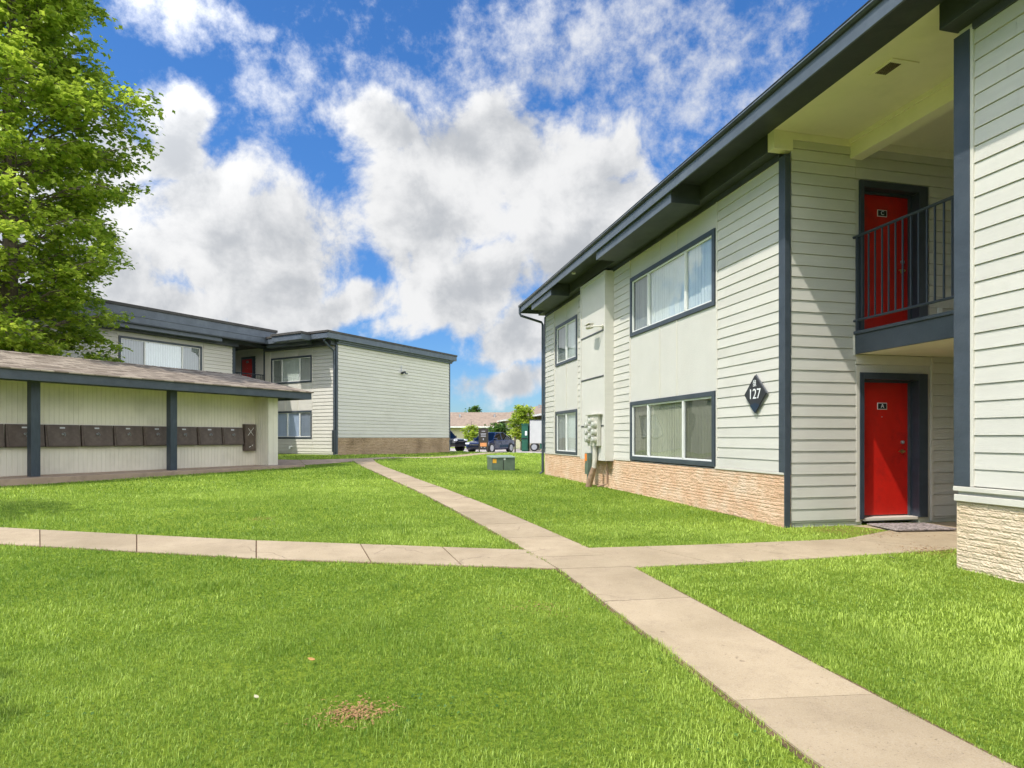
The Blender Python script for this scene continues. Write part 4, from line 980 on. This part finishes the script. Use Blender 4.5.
# ------------------------------------------------------------------ lawn
def inpoly(px, py, poly):
    ins = np.zeros(px.shape, bool); n = len(poly)
    for i in range(n):
        x0, y0 = poly[i]; x1, y1 = poly[(i + 1) % n]
        c = ((y0 > py) != (y1 > py)) & (px < (x1 - x0) * (py - y0) / (y1 - y0 + 1e-12) + x0); ins ^= c
    return ins
def loc2w(o, pts): return [tuple((o.matrix_basis @ Vector((a, b, 0)))[:2]) for a, b in pts]
polys = [mainL + mainR[::-1],
    [(-11.5, 8.9), (-6.89, 8.41), (-3.1, 7.57), (.09, 7.13), (.47, 6.16), (-2.72, 6.64), (-6.05, 7.39), (-11.2, 7.95)],
    [(.8, 7.2), (2.23, 7.44), (4.18, 7.86), (5.3, 8.65), (8.5, 9.45), (9.3, 8.1), (6.6, 7.5), (5.12, 7.2), (3.05, 6.63), (1.05, 6.2)],
    [(4.95, 9.0), (9, 10.0), (8.5, 9.4), (5.25, 8.58)],
    [(-10.8, 24.6), (-8.2, 24.9), (-6.2, 26.3), (-5.9, 26.9), (-5.8, 25.9), (-6.35, 24.6), (-7.4, 22.8), (-8.7, 22.2)],
    [(-6.35, 26.2), (-4.5, 30.3), (-2.3, 35), (1.5, 43), (2.2, 42.8), (-1.7, 34.8), (-3.9, 30.2), (-5.7, 26.1)],
    loc2w(RB, [(-.0, 0), (9, 0), (9, 12.3), (0, 12.3)]), loc2w(RB, [(0, -10.5), (9, -10.5), (9, -2.64), (0, -2.64)]), loc2w(RB, [(1.0, -2.7), (9, -2.7), (9, 0.1), (1.0, .1)]),
    loc2w(SH, [(-3.2, -8), (.52, -8), (.52, 8), (-3.2, 8)]), loc2w(LB, [(-12, -1.6), (0, -1.6), (0, 9), (-12, 9)]),
    [(-60, 42.4), (60, 42.4), (60, 61), (-60, 61)]]
bare = [(-.79, 3.13, .17, .85), (4.75, 7.05, .35, .7), (4.5, 8.5, .5, .9), (.2, 4.9, .25, .35), (-3.7, 9.2, .2, .4)]
# dead straw and crumbs of earth in the bare spots: loose bits beyond counting
mb = MB()
for (bx0, by0, br, cnt) in ((-.79, 3.13, .085, 380), (.2, 4.9, .12, 60), (4.75, 7.05, .22, 500), (4.6, 8.42, .30, 700), (-3.7, 9.2, .12, 120)):
    for k in range(cnt):
        x = random.gauss(bx0, br); y_ = random.gauss(by0, br * .8); a = random.uniform(0, 3.14); l = random.uniform(.006, .022); w_ = random.uniform(.002, .005); z = g1(x, y_) + random.uniform(.006, .022)
        dx, dy = math.cos(a), math.sin(a)
        mb.quad((x - dx * l, y_ - dy * l, z), (x - dy * w_, y_ + dx * w_, z + .003), (x + dx * l, y_ + dy * l, z + random.uniform(-.004, .006)), (x + dy * w_, y_ - dx * w_, z + .003))
tag(mb.build('dead_grass', simple('straw_earth', (.34, .19, .085), .95, .45, 60)), 'dry tan straw in thin spots of the lawn', 'dead grass', kind='stuff')

def vnoise(x, y, s, seed):
    rg = np.random.default_rng(seed); g = rg.random((256, 256)); xi = x / s + 100; yi = y / s + 100
    x0 = np.floor(xi).astype(int); y0 = np.floor(yi).astype(int); fx = xi - x0; fy = yi - y0; fx = fx * fx * (3 - 2 * fx); fy = fy * fy * (3 - 2 * fy)
    G = lambda a, b: g[a % 256, b % 256]
    return (G(x0, y0) * (1 - fx) + G(x0 + 1, y0) * fx) * (1 - fy) + (G(x0, y0 + 1) * (1 - fx) + G(x0 + 1, y0 + 1) * fx) * fy

def blades():
    out = []
    for (r0, r1, dens, hgt, wid, seg) in ((1.6, 5.0, 12000, .026, .0032, 1), (5.0, 9.0, 5000, .029, .0052, 1), (9.0, 15, 1300, .037, .011, 0), (15, 27, 400, .042, .022, 0), (27, 43, 100, .05, .045, 0)):
        xm = r1 * .88 + 1.2
        n = int(dens * (2 * xm) * (r1)); x = rng.uniform(-xm, xm, n); y = rng.uniform(0, r1, n)
        rr = np.hypot(x, y); k = (rr >= r0) & (rr < r1) & (np.abs(x) < y * .86 + 1.3)
        x, y = x[k], y[k]
        jx = x + rng.normal(0, .012, len(x)) + .05 * (vnoise(x, y, .16, 31) - .5); jy = y + rng.normal(0, .012, len(x)) + .05 * (vnoise(x, y, .16, 32) - .5)
        clump = vnoise(x, y, .11, 5); k = rng.random(len(x)) < .55 + .6 * clump; x, y, jx, jy = x[k], y[k], jx[k], jy[k]
        bad = np.zeros(len(x), bool)
        for p in polys: bad |= inpoly(jx, jy, p)
        for (bx0, by0, br, bs) in bare:
            d = np.hypot(x - bx0, (y - by0) / .8) / br; bad |= (d < 1.15) & (rng.random(len(x)) < bs * np.clip(1.4 - d + .5 * (vnoise(x, y, .06, 9) - .5), 0, 1))
        x, y = x[~bad], y[~bad]; out.append((x, y, hgt, wid, seg))
    return out
for bi, (x, y, hgt, wid, seg) in enumerate(blades()):
    n = len(x); z = gz(x, y)
    tuft = vnoise(x, y, .22, 8); big = vnoise(x, y, 1.1, 12); huge = vnoise(x, y, 3.7, 13)
    h = hgt * rng.uniform(.55, 1.25, n) * (.6 + .7 * tuft + .35 * big) * (1 + .9 * np.clip((vnoise(x, y, .5, 41) - .78) * 5, 0, 1))
    a = rng.uniform(0, 2 * np.pi, n); lean = np.abs(rng.normal(0, .55, n)) + .15
    d = np.stack([np.cos(a), np.sin(a), np.zeros(n)], 1); s = np.stack([-np.sin(a), np.cos(a), np.zeros(n)], 1)
    B = np.stack([x, y, z - .003], 1); up = np.array([0, 0, 1.]); w = (wid * rng.uniform(.7, 1.3, n))[:, None]; hh = h[:, None]; ll = lean[:, None]
    if seg:
        Mid = B + hh * (.55 * up + .22 * ll * d); Tip = B + hh * (np.clip(1 - .25 * ll, .5, 1) * up + .75 * ll * d)
        V = np.stack([B - s * w / 2, B + s * w / 2, Mid - s * w * .42, Mid + s * w * .42, Tip], 1).reshape(-1, 3); nv = 5
        base = (np.arange(n) * 5)[:, None]; T = np.concatenate([base + [0, 1, 3], base + [0, 3, 2], base + [2, 3, 4]], 1).reshape(-1)
    else:
        Tip = B + hh * (np.clip(1 - .2 * ll, .5, 1) * up + .7 * ll * d)
        V = np.stack([B - s * w / 2, B + s * w / 2, Tip], 1).reshape(-1, 3); nv = 3; T = np.arange(n * 3)
    me = bpy.data.meshes.new('lawn_grass'); me.vertices.add(len(V)); me.vertices.foreach_set('co', V.ravel()); nt = len(T) // 3
    me.loops.add(nt * 3); me.polygons.add(nt); me.loops.foreach_set('vertex_index', T.astype(np.int32))
    me.polygons.foreach_set('loop_start', np.arange(0, nt * 3, 3, dtype=np.int32)); me.polygons.foreach_set('loop_total', np.full(nt, 3, np.int32)); me.update()
    val = np.clip(.40 + .75 * (rng.random(n) - .42) + .55 * (big - .5) + .6 * (huge - .5) + .4 * (tuft - .5), 0, 1)
    at = me.attributes.new('rnd', 'FLOAT', 'POINT'); at.data.foreach_set('value', np.repeat(val, nv))
    me.materials.append(M['grass']); o = bpy.data.objects.new('lawn_grass', me); COL.objects.link(o)
    tag(o, kind='stuff', label='short bright green lawn grass beside the concrete walks', cat='grass')
# broad-leaved weeds and clover among the grass (uncountable ground cover)
n = 2600; wx = rng.uniform(-7, 7, n * 8); wy = rng.uniform(1.5, 11, n * 8); keep = (vnoise(wx, wy, .45, 51) > .70) & (vnoise(wx, wy, 2.2, 52) > .45)
for p in polys: keep &= ~inpoly(wx, wy, p)
wx, wy = wx[keep][:n], wy[keep][:n]
cl = leaf_mesh('clover', np.stack([wx, wy, gz(wx, wy) + .022], 1), None, .020, M['leafdark'], None, jit=.3, seed=77)
tag(cl, 'small dark clover leaves mixed into the near lawn', 'clover', kind='stuff')
# litter on the lawn and walk
def scrap(x, y, s, mat, name, label, cat, lift):
    mb = MB(); n = 7; pts = [(s * (1 + .4 * math.sin(3 * k)) * math.cos(2 * math.pi * k / n), s * .6 * math.sin(2 * math.pi * k / n), .006 * math.sin(k * 2.)) for k in range(n)]
    mb.prism([(p[0], p[1]) for p in pts], 2, 0, .003); o = mb.build(name, M[mat]); o.location = (x, y, g1(x, y) + lift); o.rotation_euler = (.3, .25, x * 5); tag(o, label, cat)
scrap(-1.33, 3.25, .016, 'petal', 'fallen_leaf', 'pale fallen leaf in the near lawn', 'leaf', .04)
scrap(-1.21, 3.77, .022, 'dryleaf', 'fallen_leaf', 'orange dry leaf in the near lawn left of the bare patch', 'leaf', .04)
scrap(3.98, 6.55, .05, 'petal', 'paper_scrap', 'white scrap in the grass by the near stone corner', 'litter', .045)

# ------------------------------------------------------------------ sky
SUN = Vector((-.85, -.762, 1.70)).normalized(); elev = math.asin(SUN.z)
w = bpy.data.worlds.new('World'); S.world = w; w.use_nodes = True; t = NT(w.node_tree); bg = w.node_tree.nodes['Background']
sky = t.new('ShaderNodeTexSky', sky_type='NISHITA'); sky.sun_disc = False; sky.sun_elevation = elev; sky.sun_rotation = math.atan2(SUN.x, SUN.y)
sky.air_density = 1.0; sky.dust_density = .4; sky.ozone_density = 2.5
hs = t.new('ShaderNodeHueSaturation', Saturation=1.2, Value=1.0); t.link(sky.outputs[0], hs.inputs['Color'])
D = t.new('ShaderNodeTexCoord').outputs['Generated']
nv = t.new('ShaderNodeVectorMath', operation='NORMALIZE'); t.link(D, nv.inputs[0]); D = nv.outputs[0]
sp = t.new('ShaderNodeSeparateXYZ'); t.link(D, sp.inputs[0])
az = t.math('ARCTAN2', sp.outputs[0], sp.outputs[1]); el = t.math('ARCSINE', sp.outputs[2])
# warp
nw = t.n.new('ShaderNodeTexNoise'); nw.inputs['Scale'].default_value = 3.5; nw.inputs['Detail'].default_value = 5; t.link(D, nw.inputs['Vector'])
sw = t.new('ShaderNodeSeparateXYZ'); t.link(nw.outputs['Color'], sw.inputs[0])
azw = t.math('MULTIPLY_ADD', t.math('SUBTRACT', sw.outputs[0], .5), .24, az); elw = t.math('MULTIPLY_ADD', t.math('SUBTRACT', sw.outputs[1], .5), .24, el)
def A(px, py):
    a = math.atan((px - 512) / 625); return a, math.atan((437.5 - py) * math.cos(a) / 625)
def blobs(lst):
    out = None
    for (px, py, rx, ry, wt) in lst:
        a, e = A(px, py); ra = rx / 625 * math.cos(a) ** 2; re = ry / 625 * math.cos(a) * math.cos(e) ** 2
        dx = t.math('MULTIPLY', t.math('SUBTRACT', azw, a), 1 / ra); dy = t.math('MULTIPLY', t.math('SUBTRACT', elw, e), 1 / re)
        d2 = t.math('ADD', t.math('MULTIPLY', dx, dx), t.math('MULTIPLY', dy, dy))
        v = t.math('MULTIPLY', t.math('SUBTRACT', 1, t.math('SQRT', d2)), wt)
        out = v if out is None else t.math('MAXIMUM', out, v)
    return out
cum = blobs([(500, 170, 175, 110, 1.), (575, 230, 95, 130, 1.), (600, 170, 55, 70, .9), (430, 230, 110, 80, 1), (470, 300, 90, 50, .9), (520, 345, 70, 40, .9), (390, 130, 80, 60, .8),
             (190, 190, 110, 90, 1), (120, 150, 120, 115, 1.05), (160, 145, 70, 80, 1.25), (240, 250, 155, 90, 1.1), (290, 320, 130, 30, .8), (90, 250, 150, 140, 1), (345, 300, 75, 34, .8), (150, 330, 200, 40, .8),
             (505, 385, 75, 30, .85), (650, 400, 150, 40, .6)])
thin = blobs([(180, 20, 120, 34, .75), (255, 95, 60, 40, .5), (300, 70, 60, 40, .5), (580, 45, 230, 80, .5), (700, 100, 140, 110, .46), (660, 230, 60, 40, .35), (400, 60, 120, 60, .3)])
fb = t.noise(D, 9, 12, .62, .2); fb2 = t.noise(D, 22, 10, .66, 0.)
# broken cloud, cover raised for fill light, elsewhere in the sky (outside the view direction)
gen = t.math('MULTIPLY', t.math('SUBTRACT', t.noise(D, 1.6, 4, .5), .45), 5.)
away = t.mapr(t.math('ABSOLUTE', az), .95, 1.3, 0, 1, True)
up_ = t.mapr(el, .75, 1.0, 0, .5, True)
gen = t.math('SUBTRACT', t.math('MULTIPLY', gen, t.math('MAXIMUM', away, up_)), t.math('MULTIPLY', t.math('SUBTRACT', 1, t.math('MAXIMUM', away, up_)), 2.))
cumf = t.math('MAXIMUM', cum, gen)
dens = t.math('ADD', cumf, t.math('ADD', t.math('MULTIPLY', t.math('SUBTRACT', fb, .5), 1.7), t.math('MULTIPLY', t.math('SUBTRACT', t.noise(D, 4.2, 3, .5), .5), 1.1)))
mc = t.mapr(dens, .04, .42, 0, 1, True)
dth = t.math('ADD', thin, t.math('MULTIPLY', t.math('SUBTRACT', fb2, .5), 1.7)); mt_ = t.mapr(dth, .0, .75, 0, .85, True)
mask = t.math('MAXIMUM', mc, mt_)
# thick cloud hearts are grey, edges white; puffs by noise
puff = t.noise(D, 6.5, 10, .6, .3)
low = t.mapr(el, .12, .45, .12, 0, True)
def off(v):
    n = t.new('ShaderNodeVectorMath', operation='ADD'); t.link(D, n.inputs[0]); n.inputs[1].default_value = v; return n.outputs[0]
# relief: cloud is bright where it thins towards the light (up and to the left), grey on the far side
r1 = t.math('SUBTRACT', t.noise(off((-.022, 0, .030)), 9, 12, .62, .2), fb); r2 = t.math('SUBTRACT', t.noise(off((-.05, 0, .07)), 4.2, 4, .5), t.noise(D, 4.2, 4, .5))
rel = t.math('ADD', t.math('MULTIPLY', r1, 2.0), t.math('MULTIPLY', r2, 2.0))
shade = t.mapr(t.math('ADD', t.math('ADD', t.math('MULTIPLY', cumf, .85), low), t.math('ADD', rel, t.math('MULTIPLY', t.math('SUBTRACT', .5, puff), .9))), .0, 1.05, 0, 1, True)
ccol = t.mix(shade, (4.55, 4.57, 4.6), (2.7, 2.82, 3.0))
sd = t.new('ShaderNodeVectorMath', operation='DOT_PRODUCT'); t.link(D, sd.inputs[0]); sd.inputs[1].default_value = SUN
glow = t.math('MULTIPLY_ADD', t.mapr(sd.outputs['Value'], .0, .95, 0, 1, True), 2.2, t.math('MULTIPLY_ADD', away, 2.6, 1.))   # clouds near the sun and behind the camera boosted to add fill light
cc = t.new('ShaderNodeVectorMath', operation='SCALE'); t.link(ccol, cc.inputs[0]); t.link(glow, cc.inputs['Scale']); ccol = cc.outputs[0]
hz = t.mapr(el, .0, .5, 0, 1, True)
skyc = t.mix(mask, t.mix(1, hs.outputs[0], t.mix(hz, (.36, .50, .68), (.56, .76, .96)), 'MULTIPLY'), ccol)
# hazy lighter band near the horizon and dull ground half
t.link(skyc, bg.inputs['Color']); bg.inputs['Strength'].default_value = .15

sun = bpy.data.lights.new('sun', 'SUN'); sun.energy = 3.3; sun.angle = R(.5); sun.color = (1, .965, .91)
so = bpy.data.objects.new('sun', sun); COL.objects.link(so); so.rotation_euler = SUN.to_track_quat('Z', 'Y').to_euler(); so.location = (0, 0, 30)

cam = bpy.data.cameras.new('camera'); cam.sensor_width = 36; cam.lens = 625 / 1024 * 36; cam.shift_y = (437.5 - 384) / 1024; cam.clip_end = 3000; cam.clip_start = .05
co = bpy.data.objects.new('camera', cam); COL.objects.link(co); co.location = (0, 0, 1.25); co.rotation_euler = (R(90), 0, 0); S.camera = co
S.view_settings.view_transform = 'Standard'; S.view_settings.look = 'None'; S.view_settings.gamma = 1; S.view_settings.exposure = .40; S.view_settings.use_curve_mapping = False
S.cycles.max_bounces = 8; S.cycles.transparent_max_bounces = 12
